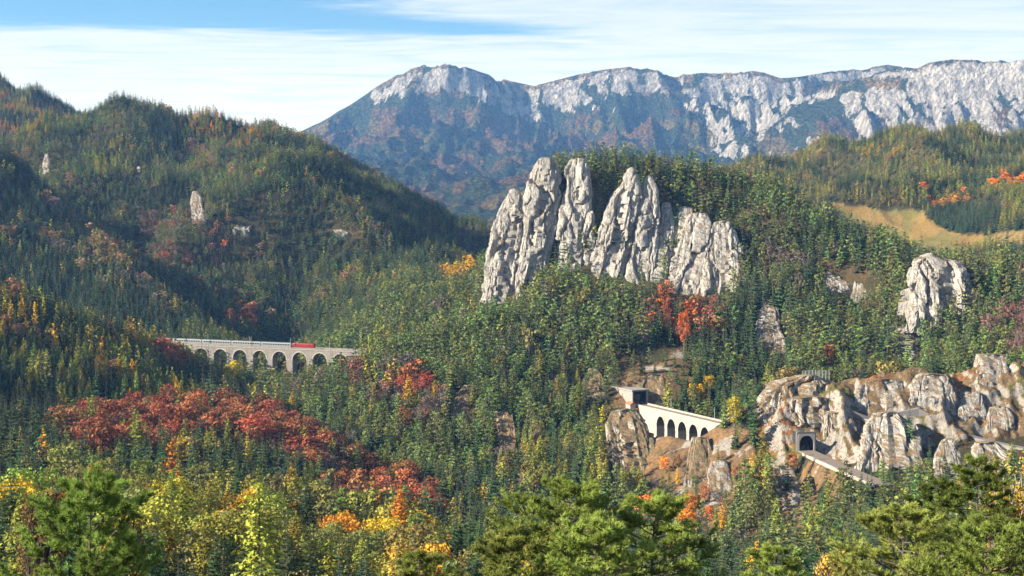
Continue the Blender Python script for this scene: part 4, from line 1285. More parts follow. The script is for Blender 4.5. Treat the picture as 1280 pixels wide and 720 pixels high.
def loft_rock(levels, d_top, d_base, ratio, seed, nth=84, amp=1.0, below=14.0, squash=3.6, cell=9.0, flute=1.0):
    """an upright rock body whose outline in the photograph is given as (row, left, right) from top to foot"""
    lv = np.array(levels, float)
    pyt, pyb = lv[0, 0], lv[-1, 0]
    ztop, zbot = (HOR - pyt) / F * d_top, (HOR - pyb) / F * d_base
    H = ztop - zbot
    nv = int(np.clip(H / 0.9, 14, 110))
    t = np.linspace(0, 1, nv)                      # 0 top, 1 foot
    py = pyt + (pyb - pyt) * t
    d = d_top + (d_base - d_top) * t
    xl, xr = np.interp(py, lv[:, 0], lv[:, 1]), np.interp(py, lv[:, 0], lv[:, 2])
    cx = ((xl + xr) / 2 - 640) / F * d
    a = (xr - xl) / 2 / F * d
    b = np.maximum(a * ratio, 0.35 * a.max())
    z = (HOR - py) / F * d
    # a foot that goes on into the ground
    k = 8
    cx = np.concatenate([cx, np.full(k, cx[-1])]); d = np.concatenate([d, np.full(k, d[-1])])
    a = np.concatenate([a, a[-1] * np.linspace(1.02, 1.1, k)]); b = np.concatenate([b, b[-1] * np.linspace(1.02, 1.1, k)])
    z = np.concatenate([z, z[-1] - np.linspace(0.1, 1, k) * below])
    nv += k
    # rounded summit
    m = 5
    cap = np.sin(np.linspace(0.12, 1, m) * math.pi / 2)
    cx = np.concatenate([np.full(m, cx[0]), cx]); d = np.concatenate([np.full(m, d[0]), d])
    a = np.concatenate([a[0] * cap, a]); b = np.concatenate([b[0] * cap, b])
    z = np.concatenate([z[0] + a.max() * 0.10 * np.linspace(1, 0.05, m), z])
    nv += m
    th_ = np.linspace(0, 2 * math.pi, nth, endpoint=False)
    ct, st = np.cos(th_), np.sin(th_)
    e = 2.0 / squash
    ux, uy = np.sign(ct) * np.abs(ct) ** e, np.sign(st) * np.abs(st) ** e
    X = cx[:, None] + a[:, None] * ux
    Y = d[:, None] + b[:, None] * (1 + uy)          # the front stands at distance d
    Z = np.repeat(z[:, None], nth, 1)
    # the fissures follow the lean of the rock
    xl_, yl_ = X - cx[:, None], Y - d[:, None]
    sd_ = seed * 13.1
    fl = ridged(xl_ / cell + sd_, yl_ / cell + seed * 5.3, Z / (cell * 3.5), 4) - 0.5
    lg = fbm(xl_ / 5.0 + sd_, yl_ / 5.0, Z / 3.0 + seed, octv=4)
    size = np.minimum(a, b)[:, None]
    wx_ = xl_ + fbm(xl_ / 7 + sd_, yl_ / 7, Z / 16 + seed, octv=3) * 2.2
    wz_ = Z + fbm(xl_ / 6 + sd_, yl_ / 6, Z / 14 + 3, octv=2) * 4
    w1 = worley(wx_ / cell + seed * 3.7, yl_ / cell, wz_ / (cell * 3.6))
    w2 = worley(wx_ / (cell * .34) + seed, yl_ / (cell * .34), wz_ / (cell * 1.1))
    crk = np.clip(1 - (w1[1] - w1[0]) / 0.11, 0, 1); crk2 = np.clip(1 - (w2[1] - w2[0]) / 0.14, 0, 1)
    dsp = ((w1[2] - .5) * 0.52 * flute + fl * 0.22 + (w2[2] - .5) * 0.13 + lg * 0.06 - crk * 0.20 - crk2 * 0.03) * np.minimum(size, 14) * amp
    nx, ny = ct[None] / a[:, None].clip(.5), st[None] / b[:, None].clip(.5)
    nn_ = np.hypot(nx, ny)
    X = X + dsp * nx / nn_; Y = Y + dsp * ny / nn_
    Z = Z + fbm(X / 4, Y / 4, Z / 4 + 9, octv=3) * min(0.7, 1.1 * H / nv)
    v = np.stack([X, Y, Z], -1).reshape(-1, 3)
    i = np.arange(nv * nth).reshape(nv, nth)
    j = np.roll(i, -1, 1)
    f = np.stack([i[:-1], i[1:], j[1:], j[:-1]], -1).reshape(-1, 4)
    tip = np.concatenate([v, [v[:nth].mean(0) + (0, 0, 0.3)]])
    n = len(v)
    faces = np.concatenate([f, np.stack([np.full(nth, n), i[0], j[0], j[0]], -1)])
    faces = [list(dict.fromkeys(q)) for q in faces.tolist()]
    return tip, faces


def rock(name, levels, d_top, d_base, seed, parent=None, mat=None, ratio=0.9, origin=None, **kw):
    lk = {k: kw.pop(k) for k in ('label', 'cat', 'group', 'kind') if k in kw}
    v, f = loft_rock(levels, d_top, d_base, ratio, seed, **kw)
    o = link(name, mesh_np(name, v, f, mat or M['rock']), parent, **lk)
    return o


cliff = thing('cliff', 'pale limestone cliff of upright pinnacles crowning the wooded hill', 'cliff')
PIN = [
    ([(199, 674, 690), (206, 667, 697), (215, 661, 700), (250, 656, 699), (290, 651, 692), (330, 646, 684), (356, 640, 676)], 1066, 1024, 'rock_pinnacle'),
    ([(238, 638, 648), (250, 632, 656), (270, 623, 664), (300, 614, 664), (330, 607, 656), (356, 604, 650)], 1060, 1026, 'rock_buttress'),
    ([(200, 715, 732), (212, 709, 736), (240, 707, 739), (270, 703, 741), (300, 699, 743), (345, 695, 738)], 1066, 1022, 'rock_pinnacle'),
    ([(212, 786, 793), (228, 777, 798), (250, 763, 800), (280, 752, 797), (310, 746, 791), (340, 739, 783), (362, 735, 772)], 1060, 1012, 'rock_pinnacle'),
    ([(222, 807, 815), (238, 803, 823), (270, 797, 825), (300, 790, 822), (330, 786, 819), (358, 786, 816)], 1062, 1010, 'rock_pinnacle'),
    ([(254, 829, 839), (280, 824, 845), (310, 820, 840), (350, 815, 834)], 1060, 1012, 'rock_pinnacle'),
    ([(260, 847, 866), (290, 840, 867), (320, 835, 860), (358, 829, 852)], 1058, 1010, 'rock_buttress'),
    ([(268, 864, 883), (278, 858, 889), (300, 852, 892), (330, 845, 890), (355, 839, 880), (380, 836, 873)], 1046, 990, 'rock_buttress'),
    ([(279, 895, 915), (290, 889, 923), (310, 886, 928), (335, 883, 928), (355, 881, 933), (384, 880, 922)], 1038, 984, 'rock_buttress'),
    ([(310, 876, 896), (335, 872, 900), (384, 866, 894)], 1044, 1010, 'rock_ledge'),
    ([(245, 742, 770), (275, 738, 760), (330, 730, 752)], 1072, 1034, 'rock_ledge'),
    ([(225, 690, 712), (270, 690, 708), (330, 684, 704)], 1080, 1046, 'rock_ledge'),
    ([(356, 925, 938), (372, 918, 940), (392, 914, 936)], 1030, 1004, 'rock_ledge'),
]
for i, (lv, dt, db, nm) in enumerate(PIN):
    lv = [(y, x0 - .5, x1 + .5 + 2.5 * k / len(lv)) for k, (y, x0, x1) in enumerate(lv)] if i > 1 else lv
    if nm == 'rock_ledge':
        dt, db = dt + 14, db + 14
    rock(nm, lv, dt, db, i + 1, cliff, M['rock_warm'] if nm == 'rock_ledge' else M['rock'], 0.85 if nm != 'rock_ledge' else 0.6, nth=96 if nm != 'rock_ledge' else 64, amp=1.0, cell=8.0)

boul = rock('rock_outcrop', [(321, 1158, 1172), (326, 1150, 1196), (338, 1146, 1212), (352, 1144, 1219), (368, 1141, 1228), (390, 1140, 1234)], ray_d(1187, 388, 650) + 2, ray_d(1187, 388, 650) - 17, 31, ratio=0.55, nth=120, cell=7.0,
            label='broad pale rock wall standing alone above the railway slope', cat='rock')


def outcrop(lv, seed, label, lean=2.0, ratio=0.6, mat=None, dmin=500, amp=1.1, push=0.0, **kw):
    lv = [tuple(q) for q in lv]
    cx = (lv[-1][1] + lv[-1][2]) / 2
    db = ray_d(cx, lv[-1][0], dmin) - (4.0 if dmin > 1000 else 3.0)
    h = (lv[-1][0] - lv[0][0]) / F * db
    return rock('rock_outcrop', lv, db + h * lean, db, seed, None, mat, ratio, label=label, cat='rock', amp=amp * .75, **kw)


for i, (lv, lb, dm) in enumerate(OUT):
    outcrop(lv, 60 + i, lb, lean=1.5 if dm > 1000 else 1.4, dmin=dm, mat=M['rock'] if lv[0][1] > 880 or dm > 1000 else M['rock_warm'], nth=64, cell=5.0)

# rock nose pierced by the tunnel, and the broken rocks along the gravel road
nose = thing('rock_nose', 'big rounded rock nose pierced by the railway tunnel', 'rock')
rock('rock_wall', [(474, 995, 1030), (482, 972, 1042), (495, 960, 1050), (512, 952, 1052), (530, 950, 1048)], 742, 722, 41, nose, M['rock_warm'], 0.8, nth=110, cell=6.0, below=4)
rock('rock_foot', [(520, 950, 985), (540, 951, 996), (560, 958, 998), (585, 962, 998), (605, 968, 996)], 728, 704, 42, nose, M['rock'], 0.7, nth=84, cell=6.0)
rock('rock_lip', [(500, 985, 1045), (515, 982, 1050), (529, 990, 1046)], 726, 716, 43, nose, M['rock_warm'], 0.7, nth=84, cell=5.0, below=2)
rock('rock_flank', [(518, 1032, 1062), (535, 1029, 1072), (555, 1028, 1080), (575, 1031, 1084)], 716, 700, 44, nose, M['rock_warm'], 0.7, nth=84, cell=5.0)
ROADROCK = [
    ([(520, 1095, 1130), (535, 1085, 1150), (560, 1080, 1160), (585, 1078, 1165)], 'broad pale crag below the bend of the gravel road'),
    ([(552, 1180, 1196), (568, 1172, 1204), (590, 1168, 1208), (610, 1166, 1210)], 'white pointed crag under the middle retaining wall'),
    ([(556, 1222, 1250), (575, 1218, 1275), (600, 1215, 1280)], 'grey crag at the right edge below the road'),
    ([(478, 1085, 1130), (490, 1075, 1140), (505, 1072, 1142)], 'pale rocks above the start of the gravel road'),
    ([(470, 1150, 1185), (482, 1140, 1192), (498, 1138, 1196)], 'stony step above the bend of the gravel road'),
    ([(492, 1205, 1228), (505, 1200, 1235), (520, 1198, 1238)], 'white broken rock beside the upper road slope'),
    ([(510, 1240, 1262), (522, 1236, 1268), (535, 1234, 1270)], 'small pale rock on the rusty slope at the right edge'),
]
for i, (lv, lb) in enumerate(ROADROCK):
    outcrop(lv, 90 + i, lb, dmin=620, mat=M['rock'], nth=84, cell=4.5, ratio=0.5, amp=1.3, lean=1.1)

# ------------------------------------------------------------------ viaducts
def frame_at(A, B):
    A, B = np.asarray(A, float), np.asarray(B, float)
    return A, math.atan2(B[1] - A[1], B[0] - A[0]), float(np.hypot(B[0] - A[0], B[1] - A[1])), float(B[2] - A[2])


def arch_part(cx, r, zs, ztop, w, half, n=18, rise=1.0):
    """spandrel and vault above one opening, from springing line zs up to ztop"""
    mb = MB()
    an = np.linspace(math.pi, 0, n + 1)
    xs, zz = cx + r * np.cos(an), zs + r * rise * np.sin(an)
    k = 0
    for y in (0.0, w):
        for i in range(n + 1):
            mb.v += [(xs[i], y, zz[i]), (xs[i], y, ztop)]
    o2 = 2 * (n + 1)
    for i in range(n):
        a_, b_, c_, d_ = 2 * i, 2 * i + 2, 2 * i + 3, 2 * i + 1
        mb.f.append([a_, b_, c_, d_]); mb.f.append([o2 + b_, o2 + a_, o2 + d_, o2 + c_])
    return mb


def vault_part(cx, r, zs, w, n=18, rise=1.0):
    mb = MB()
    an = np.linspace(math.pi, 0, n + 1)
    for i in range(n + 1):
        for rr, dz in ((r - 0.03, 0), ):
            x, z = cx + rr * math.cos(an[i]), zs + rr * rise * math.sin(an[i])
            mb.v += [(x, 0.06, z), (x, w - 0.06, z)]
    for i in range(n):
        mb.f.append([2 * i, 2 * i + 1, 2 * i + 3, 2 * i + 2])
    return mb


def ring_part(cx, r, zs, t, y0, y1, n=18, rise=1.0):
    mb = MB()
    an = np.linspace(math.pi, 0, n + 1)
    for i in range(n):
        p = []
        for y in (y0, y1):
            for a_, rr in ((an[i], r), (an[i + 1], r), (an[i + 1], r + t), (an[i], r + t)):
                k = rise if rr == r else (r * rise + t) / (r + t)
                p.append((cx + rr * math.cos(a_), y, zs + rr * k * math.sin(a_)))
        mb.hexa(p)
    return mb


def viaduct(name, label, A, B, cents, r, pier_w, width, crown, pier_h, mats, par_h=1.1, lower=None, rise=1.0, zone=None):
    A, rz, L, dz_ = frame_at(A, B)
    root = thing(name, label, 'viaduct', A, rz)
    root.rotation_euler = (0, -math.atan2(dz_, L), rz)
    body, trim, vault = mats
    zs = -crown - r * rise
    ztop = -0.55
    for cx in cents:
        ap = arch_part(cx, r, zs, ztop, width, None, rise=rise).build('arch', body, root)
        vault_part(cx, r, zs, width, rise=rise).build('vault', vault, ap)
        ring_part(cx, r, zs, 0.95, -0.14, 0.02, rise=rise).build('arch_ring', trim, ap)
    piers = [(a_ + b_) / 2 for a_, b_ in zip(cents[:-1], cents[1:])]
    pitch = cents[1] - cents[0]
    piers = [cents[0] - pitch / 2] + piers + [cents[-1] + pitch / 2]
    for i, x in enumerate(piers):
        hw = pitch / 2 - r
        ph = pier_h if not callable(pier_h) else pier_h(x)
        mb = MB(); mb.box(x - hw, x + hw, 0, width, zs, ztop)
        b0, b1 = 0.02 * ph, 0.02 * ph
        mb.hexa([(x - hw - b0, -b1, zs - ph), (x + hw + b0, -b1, zs - ph), (x + hw + b0, width + b1, zs - ph), (x - hw - b0, width + b1, zs - ph),
                 (x - hw, 0, zs), (x + hw, 0, zs), (x + hw, width, zs), (x - hw, width, zs)])
        p = mb.build('pier', body, root)
        mb = MB(); mb.box(x - hw - .22, x + hw + .22, -.22, width + .22, zs - .45, zs - .02); mb.build('impost', trim, p)
    # solid ends
    for nm, x0, x1 in (('abutment', -6.0, piers[0] - (pitch / 2 - r)), ('abutment', piers[-1] + (pitch / 2 - r), L + 8.0)):
        mb = MB(); mb.box(x0, x1, 0, width, -14, ztop); mb.build(nm, body, root)
    mb = MB(); mb.box(-6, L + 8, -.30, width + .30, ztop + .004, -0.10); mb.build('cornice', trim, root)
    for y0 in (-.22, width - .28):
        mb = MB()
        n = int((L + 14) / 4.0)
        for i in range(n):
            x0 = -6 + (L + 14) * i / n
            mb.box(x0, x0 + (L + 14) / n - 0.05, y0, y0 + .5, -.096, par_h - .18)
        p = mb.build('parapet', trim if zone else body, root)
        mb = MB(); mb.box(-6, L + 8, y0 - .07, y0 + .57, par_h - .176, par_h); mb.build('coping', trim, p)
    mb = MB(); mb.box(-6, L + 8, .6, width - .6, -.096, .22); mb.build('track_bed', M['ballast'], root)
    for yc in (width * .29, width * .71):
        mb = MB()
        for s in (-.75, .75):
            mb.box(-6, L + 8, yc + s - .06, yc + s + .06, .224, .40)
        mb.build('rail', M['steel'], root)
    if lower:
        zl = lower
        for cx in cents[1:-1]:
            arch_part(cx, r * .86, zl - r * .86 - 1.2, zl, width, None).build('lower_arch', body, root)
            ring_part(cx, r * .86, zl - r * .86 - 1.2, .8, -.14, .02).build('arch_ring', trim, root)
        mb = MB(); mb.box(cents[0], cents[-1], -.5, width + .5, zl + .004, zl + .6); mb.build('string_course', trim, root)
    return root, L


# long two-storey viaduct on the left
VA, VB = P(205, 429.5, 1138), P(462, 440.0, 1082)
_dir = (VB - VA)
def along(px, A, B):
    # parameter of the point of line AB seen in column px
    k = (px - 640) / F
    return (k * A[1] - A[0]) / ((B[0] - A[0]) - k * (B[1] - A[1]))
Lv = float(np.hypot(_dir[0], _dir[1]))
cA = [along(274.4 + 24.95 * i, VA, VB) * Lv for i in range(7)]
cA0 = np.interp(range(7), range(7), cA)
pit = float(np.mean(np.diff(cA0)))
cA = [float(cA0[3] + pit * (i - 3)) for i in range(-1, 7)]
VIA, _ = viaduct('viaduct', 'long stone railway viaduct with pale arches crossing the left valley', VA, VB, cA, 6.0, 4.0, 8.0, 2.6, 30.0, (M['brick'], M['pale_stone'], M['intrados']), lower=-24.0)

# small white viaduct beside the tunnels: its front wall faces the sun
KA, KB = TRACK[0].copy(), TRACK[2].copy()
tdir = (KB - KA)[:2] / np.linalg.norm((KB - KA)[:2])
nrm = np.array((-tdir[1], tdir[0]))                      # to the left of the running direction, away from the camera
KW = 8.6
KA2, KB2 = KA.copy(), KB.copy()
KA2[:2] -= nrm * KW / 2; KB2[:2] -= nrm * KW / 2
Lk = float(np.linalg.norm((KB2 - KA2)[:2]))
ck = [along(px, KA2, KB2) * Lk for px in (828.7 - 3, 842.3 - 3, 855.9 - 3, 870 - 3, 884 - 3)]
pk_ = float(np.mean(np.diff(ck)))
ck = [ck[2] + pk_ * (i - 2) for i in range(-0, 5)]
print('VIADUCT', Lv, pit, Lk, pk_)
KV, _ = viaduct('viaduct', 'small white sunlit railway viaduct between the gallery and the rock nose', KA2, KB2, ck, pk_ * .385, 3.0, KW, 2.9, lambda x: 20.0, (M['white_stone'], M['white_stone'], M['intrados']), rise=1.35, zone=True)

# ------------------------------------------------------------------ train on the long viaduct
train = thing('train', 'passenger train with red locomotive crossing the long viaduct', 'train')
train.matrix_world = VIA.matrix_world.copy()
train.location, train.rotation_euler = VIA.location.copy(), VIA.rotation_euler.copy()
x_end = along(391.5, VA, VB) * Lv
YT = 8.0 * .29


def shell(x0, x1, yc, w, z0, z1, taper=0.0):
    """a car body with rounded roof edge, swept along x"""
    prof = [(-w / 2, z0), (-w / 2, z1 - .75), (-w / 2 + .22, z1 - .3), (-w / 4, z1), (w / 4, z1), (w / 2 - .22, z1 - .3), (w / 2, z1 - .75), (w / 2, z0)]
    mb = MB()
    n = len(prof)
    st = [(x0, 0.80 if taper else 1.0), (x0 + (taper or .2), 1.0), (x1 - (taper or .2), 1.0), (x1, 0.80 if taper else 1.0)]
    for x, k in st:
        mb.v += [(x, yc + y * (1 if k == 1 else .94), z0 + (z - z0) * k) for y, z in prof]
    for s in range(3):
        for i in range(n):
            j = (i + 1) % n
            mb.f.append([s * n + i, (s + 1) * n + i, (s + 1) * n + j, s * n + j])
    mb.f.append([n - 1 - i for i in range(n)][::1]); mb.f.append([3 * n + i for i in range(n)])
    return mb


Z0 = 0.42
lo = shell(x_end - 19.0, x_end, YT, 2.95, Z0 + .9, Z0 + 4.1, 1.6).build('locomotive', M['train_red'], train)
mb = MB()
for xa, xb in ((x_end - 16.2, x_end - 15.0), (x_end - 4.0, x_end - 2.8)):
    mb.box(xa, xb, YT - 1.49, YT - 1.47, Z0 + 2.5, Z0 + 3.4)
mb.build('window', M['train_dark'], lo)
mb = MB(); mb.box(x_end - 17, x_end - 2, YT - 1.2, YT + 1.2, Z0 + .25, Z0 + .9); mb.build('bogie', M['steel'], lo)
mb = MB()
mb.bar((x_end - 16, YT, Z0 + 4.1), (x_end - 14.4, YT, Z0 + 5.0), .06); mb.bar((x_end - 14.4, YT, Z0 + 5.0), (x_end - 15.6, YT, Z0 + 5.7), .06); mb.bar((x_end - 15.6, YT - .9, Z0 + 5.7), (x_end - 15.6, YT + .9, Z0 + 5.7), .06)
mb.build('pantograph', M['steel'], lo)
xc = x_end - 19.9
for c in range(7):
    red = c >= 4
    co = shell(xc - 26.0, xc, YT, 2.85, Z0 + .75, Z0 + 4.0).build('coach', M['train_red'] if red else M['train_grey'], train)
    mb = MB()
    for k in range(11):
        xw = xc - 24.2 + k * 2.15
        mb.box(xw, xw + 1.45, YT - 1.445, YT - 1.40, Z0 + 2.05, Z0 + 2.95)
    mb.build('window', M['train_dark'], co)
    mb = MB(); mb.box(xc - 26, xc, YT - 1.05, YT + 1.05, Z0 + 4.006, Z0 + 4.09); mb.build('coach_roof', M['train_roof'], co)
    mb = MB()
    for xb in (xc - 22.5, xc - 3.5):
        mb.box(xb - 1.5, xb + 1.5, YT - 1.2, YT + 1.2, Z0 + .05, Z0 + .75)
    mb.build('bogie', M['steel'], co)
    xc -= 26.6
# the line goes on along the hillside to the left of the viaduct
mb = MB(); mb.box(-190, -6.02, -1.5, 9.5, -6, .10); emb = mb.build('embankment', M['brick'], None, label='railway embankment leading onto the long viaduct behind the trees', cat='embankment')
emb.location, emb.rotation_euler = VIA.location.copy(), VIA.rotation_euler.copy()


def mast(loc, rz, h, label):
    t = thing('catenary_mast', label, 'mast', loc, rz, 'overhead line masts along the railway')
    mb = MB(); mb.bar((0, 0, -1), (0, 0, h), .22, 6, .14); mb.build('pole', M['grey_steel'], t)
    mb = MB(); mb.bar((0, 0, h - 1.6), (0, 2.6, h - 1.1), .07, 5); mb.bar((0, 0, h - .3), (0, 2.6, h - 1.1), .05, 5); mb.bar((0, 2.6, h - 2.2), (0, 2.6, h - 1.0), .05, 5); mb.build('arm', M['grey_steel'], t)


ux_, uy_ = math.cos(frame_at(VA, VB)[1]), math.sin(frame_at(VA, VB)[1])
for px, lb in ((260, 'overhead line mast at the left end of the long viaduct'), (312, 'overhead line mast behind the grey coaches on the long viaduct'), (363, 'overhead line mast just behind the red locomotive'), (412, 'overhead line mast on the empty right end of the long viaduct')):
    s = along(px, VA, VB)
    p = VA + (VB - VA) * s
    mast((p[0] - uy_ * (-.0) + .0, p[1] - .1, p[2]), frame_at(VA, VB)[1], 8.6, lb)
for s, lb, off in ((.30, 'overhead line mast on the small white viaduct near the gallery', 1), (.78, 'overhead line mast on the right half of the small white viaduct', 1)):
    p = KA2 + (KB2 - KA2) * s
    mast((p[0] + nrm[0] * KW, p[1] + nrm[1] * KW, p[2]), frame_at(KA2, KB2)[1] + math.pi, 7.5, lb)

# ------------------------------------------------------------------ gallery, tunnel, line beyond
rzk = frame_at(KA, KB)[1]
gal = thing('railway_gallery', 'concrete rockfall gallery with dark square mouth at the left end of the small viaduct', 'gallery', (float(KA[0]), float(KA[1]), float(KA[2])), rzk)
mb = MB(); mb.box(-26, 0, -5.4, -4.5, -2, 8.4); mb.box(-26, 0, 4.5, 6.0, -2, 8.4); mb.build('side_wall', M['concrete'], gal)
mb = MB(); mb.box(-26, .5, -6.0, 6.4, 8.404, 9.3); mb.build('roof_slab', M['concrete'], gal)
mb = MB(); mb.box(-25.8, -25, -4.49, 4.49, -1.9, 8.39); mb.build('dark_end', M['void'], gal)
mb = MB(); mb.box(-25, -.3, -4.49, -4.40, -1.9, 8.38); mb.box(-25, -.3, 4.40, 4.49, -1.9, 8.38); mb.box(-25, -.3, -4.38, 4.38, 8.25, 8.39); mb.build('lining', M['void'], gal)  # near-black sheets over the concrete, painting the shade of the gallery mouth
hut = thing('hut', 'tiny pale hut with red roof beside the gallery mouth', 'hut', (float(KA[0] + 1.5 - nrm[0] * 8.5), float(KA[1] - 1.0 - nrm[1] * 8.5), float(KA[2] - 1.2)), rzk)
mb = MB(); mb.box(-2.6, 2.6, -2, 2, -3, 2.3); mb.build('wall', M['white_stone'], hut)
mb = MB(); mb.hexa([(-3, -2.5, 2.31), (3, -2.5, 2.31), (3, 2.5, 2.31), (-3, 2.5, 2.31), (-3, -.1, 3.9), (3, -.1, 3.9), (3, .1, 3.9), (-3, .1, 3.9)]); mb.build('roof', M['tile_red'], hut)

A5, B5 = TRACK[4], TRACK[5]
rzt = math.atan2(B5[1] - A5[1], B5[0] - A5[0])
tun = thing('tunnel_portal', 'grey masonry tunnel portal with round arch in the rock nose', 'tunnel', tuple(float(c) for c in A5), rzt)
# local x runs out of the tunnel, y to the left of it
def portal_plate(x0, x1, hw, ztop, r, zs, n=16):
    mb = MB()
    an = np.linspace(0, math.pi, n + 1)
    inner = [(r, -1.5)] + [(r * math.cos(t), zs + r * math.sin(t)) for t in an] + [(-r, -1.5)]
    outer = [(hw, -1.5)] + [(min(hw, max(-hw, hw * 1.3 * math.cos(t))), zs + (ztop - zs) * min(1, 1.5 * math.sin(t))) for t in an] + [(-hw, -1.5)]
    m = len(inner)
    for x in (x0, x1):
        mb.v += [(x, y, z) for y, z in inner] + [(x, y, z) for y, z in outer]
    for i in range(m - 1):
        mb.f.append([2 * m + i, 2 * m + i + 1, 2 * m + m + i + 1, 2 * m + m + i])
        mb.f.append([i + 1, i, m + i, m + i + 1])
        mb.f.append([i, i + 1, 2 * m + i + 1, 2 * m + i])
        mb.f.append([m + i + 1, m + i, 3 * m + i, 3 * m + i + 1])
    return mb
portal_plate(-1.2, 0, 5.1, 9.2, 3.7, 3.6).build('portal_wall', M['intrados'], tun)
mb = portal_plate(-.02, .35, 4.5, 8.1, 3.7, 3.6); mb.build('portal_arch', M['stone'], tun)
mb = MB(); n = 14
an = np.linspace(0, math.pi, n + 1)
pr = [(3.72, -1.4)] + [(3.72 * math.cos(t), 3.6 + 3.72 * math.sin(t)) for t in an] + [(-3.72, -1.4)]
for x in (-18, -.6):
    mb.v += [(x, y, z) for y, z in pr]
m_ = len(pr)
mb.f = [[i, i + 1, m_ + i + 1, m_ + i] for i in range(m_ - 1)] + [list(range(m_))]
mb.build('tunnel_lining', M['void'], tun)


def ribbon(name, pts, hw, z_off, thick, mat, **kw):
    pts = np.asarray(pts, float)
    tg = np.gradient(pts[:, :2], axis=0); tg /= np.linalg.norm(tg, axis=1)[:, None]
    nn = np.stack([-tg[:, 1], tg[:, 0]], -1)
    v, f = [], []
    for p, q in zip(pts, nn):
        for s, dz in ((hw, z_off), (-hw, z_off), (-hw * 1.05, z_off - thick), (hw * 1.05, z_off - thick)):
            v.append((p[0] + q[0] * s, p[1] + q[1] * s, p[2] + dz))
    for i in range(len(pts) - 1):
        for j in range(4):
            k = (j + 1) % 4
            f.append([4 * i + j, 4 * i + k, 4 * i + 4 + k, 4 * i + 4 + j])
    return link(name, mesh_np(name, v, f, mat), **kw)


def densify(pts, step=2.0):
    pts = np.asarray(pts, float)
    s = np.concatenate([[0], np.cumsum(np.linalg.norm(np.diff(pts[:, :2], axis=0), axis=1))])
    t = np.arange(0, s[-1], step)
    return np.stack([np.interp(t, s, pts[:, k]) for k in range(3)], -1)


tb = ribbon('railway_track', densify(TRACK[4:]), 4.2, -.10, .8, M['ballast'], label='railway line leaving the tunnel portal towards the viewer', cat='railway')
for off in (-2.6, -1.1, 1.1, 2.6):
    q = densify(TRACK[4:]); tg = np.gradient(q[:, :2], axis=0); tg /= np.linalg.norm(tg, axis=1)[:, None]
    q[:, 0] += -tg[:, 1] * off; q[:, 1] += tg[:, 0] * off
    ribbon('rail', q, .07, .10, .16, M['steel'], parent=tb)
rw = densify(TRACK[4:]); tg = np.gradient(rw[:, :2], axis=0); tg /= np.linalg.norm(tg, axis=1)[:, None]
left = rw.copy(); left[:, 0] += tg[:, 1] * 4.9; left[:, 1] -= tg[:, 0] * 4.9
ribbon('retaining_wall', left[4:], .5, .35, 5.5, M['white_stone'], label='pale retaining wall carrying the track outside the tunnel', cat='wall')

# gravel road with its retaining walls
RP = [(1052, 508), (1070, 516), (1088, 523), (1106, 521), (1125, 515), (1148, 511), (1163, 518), (1176, 532), (1196, 541), (1222, 548), (1250, 555), (1290, 563), (1330, 570)]
rp = []
for px, py in RP:
    d = ray_d(px, py, 620); rp.append(P(px, py, d))
rp = np.array(rp)
rp[:, 1] = np.polyval(np.polyfit(np.arange(len(rp)), rp[:, 1], 3), np.arange(len(rp)))
rp = np.array([P(px, py, d) for (px, py), d in zip(RP, rp[:, 1])])
road = densify(rp, 1.5)
ribbon('path', road, 2.3, .5, 4.0, M['gravel_road'], label='grey gravel road winding across the rusty rock slope', kind='structure')
for (x0, x1, y0, y1), lb in (((1180, 1207, 541, 552), 'pale stone retaining wall under the middle of the gravel road'), ((1244, 1270, 556, 565), 'pale stone retaining wall under the road at the right edge'), ((1076, 1094, 523, 531), 'short pale retaining wall at the upper road start')):
    k = np.argmin(np.abs(road[:, 0] / road[:, 1] * F + 640 - (x0 + x1) / 2))
    d = road[k, 1] - 3.2
    a0, a1, b0, b1 = P(x0, y0, d + 1.0), P(x1, y0 + 2.5, d - .6), P((x0 * .62 + x1 * .38), y1, d - 1.2), P(x1 - 5, y1 - .5, d - 1.6)
    mb = MB()
    back = np.array((0, 2.5, 0))
    mb.hexa([b0, b1, b1 + back, b0 + back, a0, a1, a1 + back, a0 + back])
    mb.build('retaining_wall', M['white_stone'], None, label=lb, cat='wall')

# rockfall fence on top of the nose
fz = thing('rockfall_fence', 'grey steel rockfall fence on the brow above the tunnel', 'fence')
fp = []
for k in range(9):
    px = 1003 + k * 4.2; py = 473 - 1.2 * math.sin(k / 8 * math.pi)
    fp.append(P(px, py, 756 - k * .8))
for p in fp:
    mb = MB(); mb.bar(p - (0, 0, 1), p + (0, 0, 4.0), .14, 5); mb.build('post', M['grey_steel'], fz)
for h in (.4, 1.1, 1.8, 2.5, 3.2, 3.9):
    mb = MB()
    for p, q in zip(fp[:-1], fp[1:]):
        mb.bar(p + (0, 0, h), q + (0, 0, h), .05, 4)
    mb.build('cable', M['grey_steel'], fz)
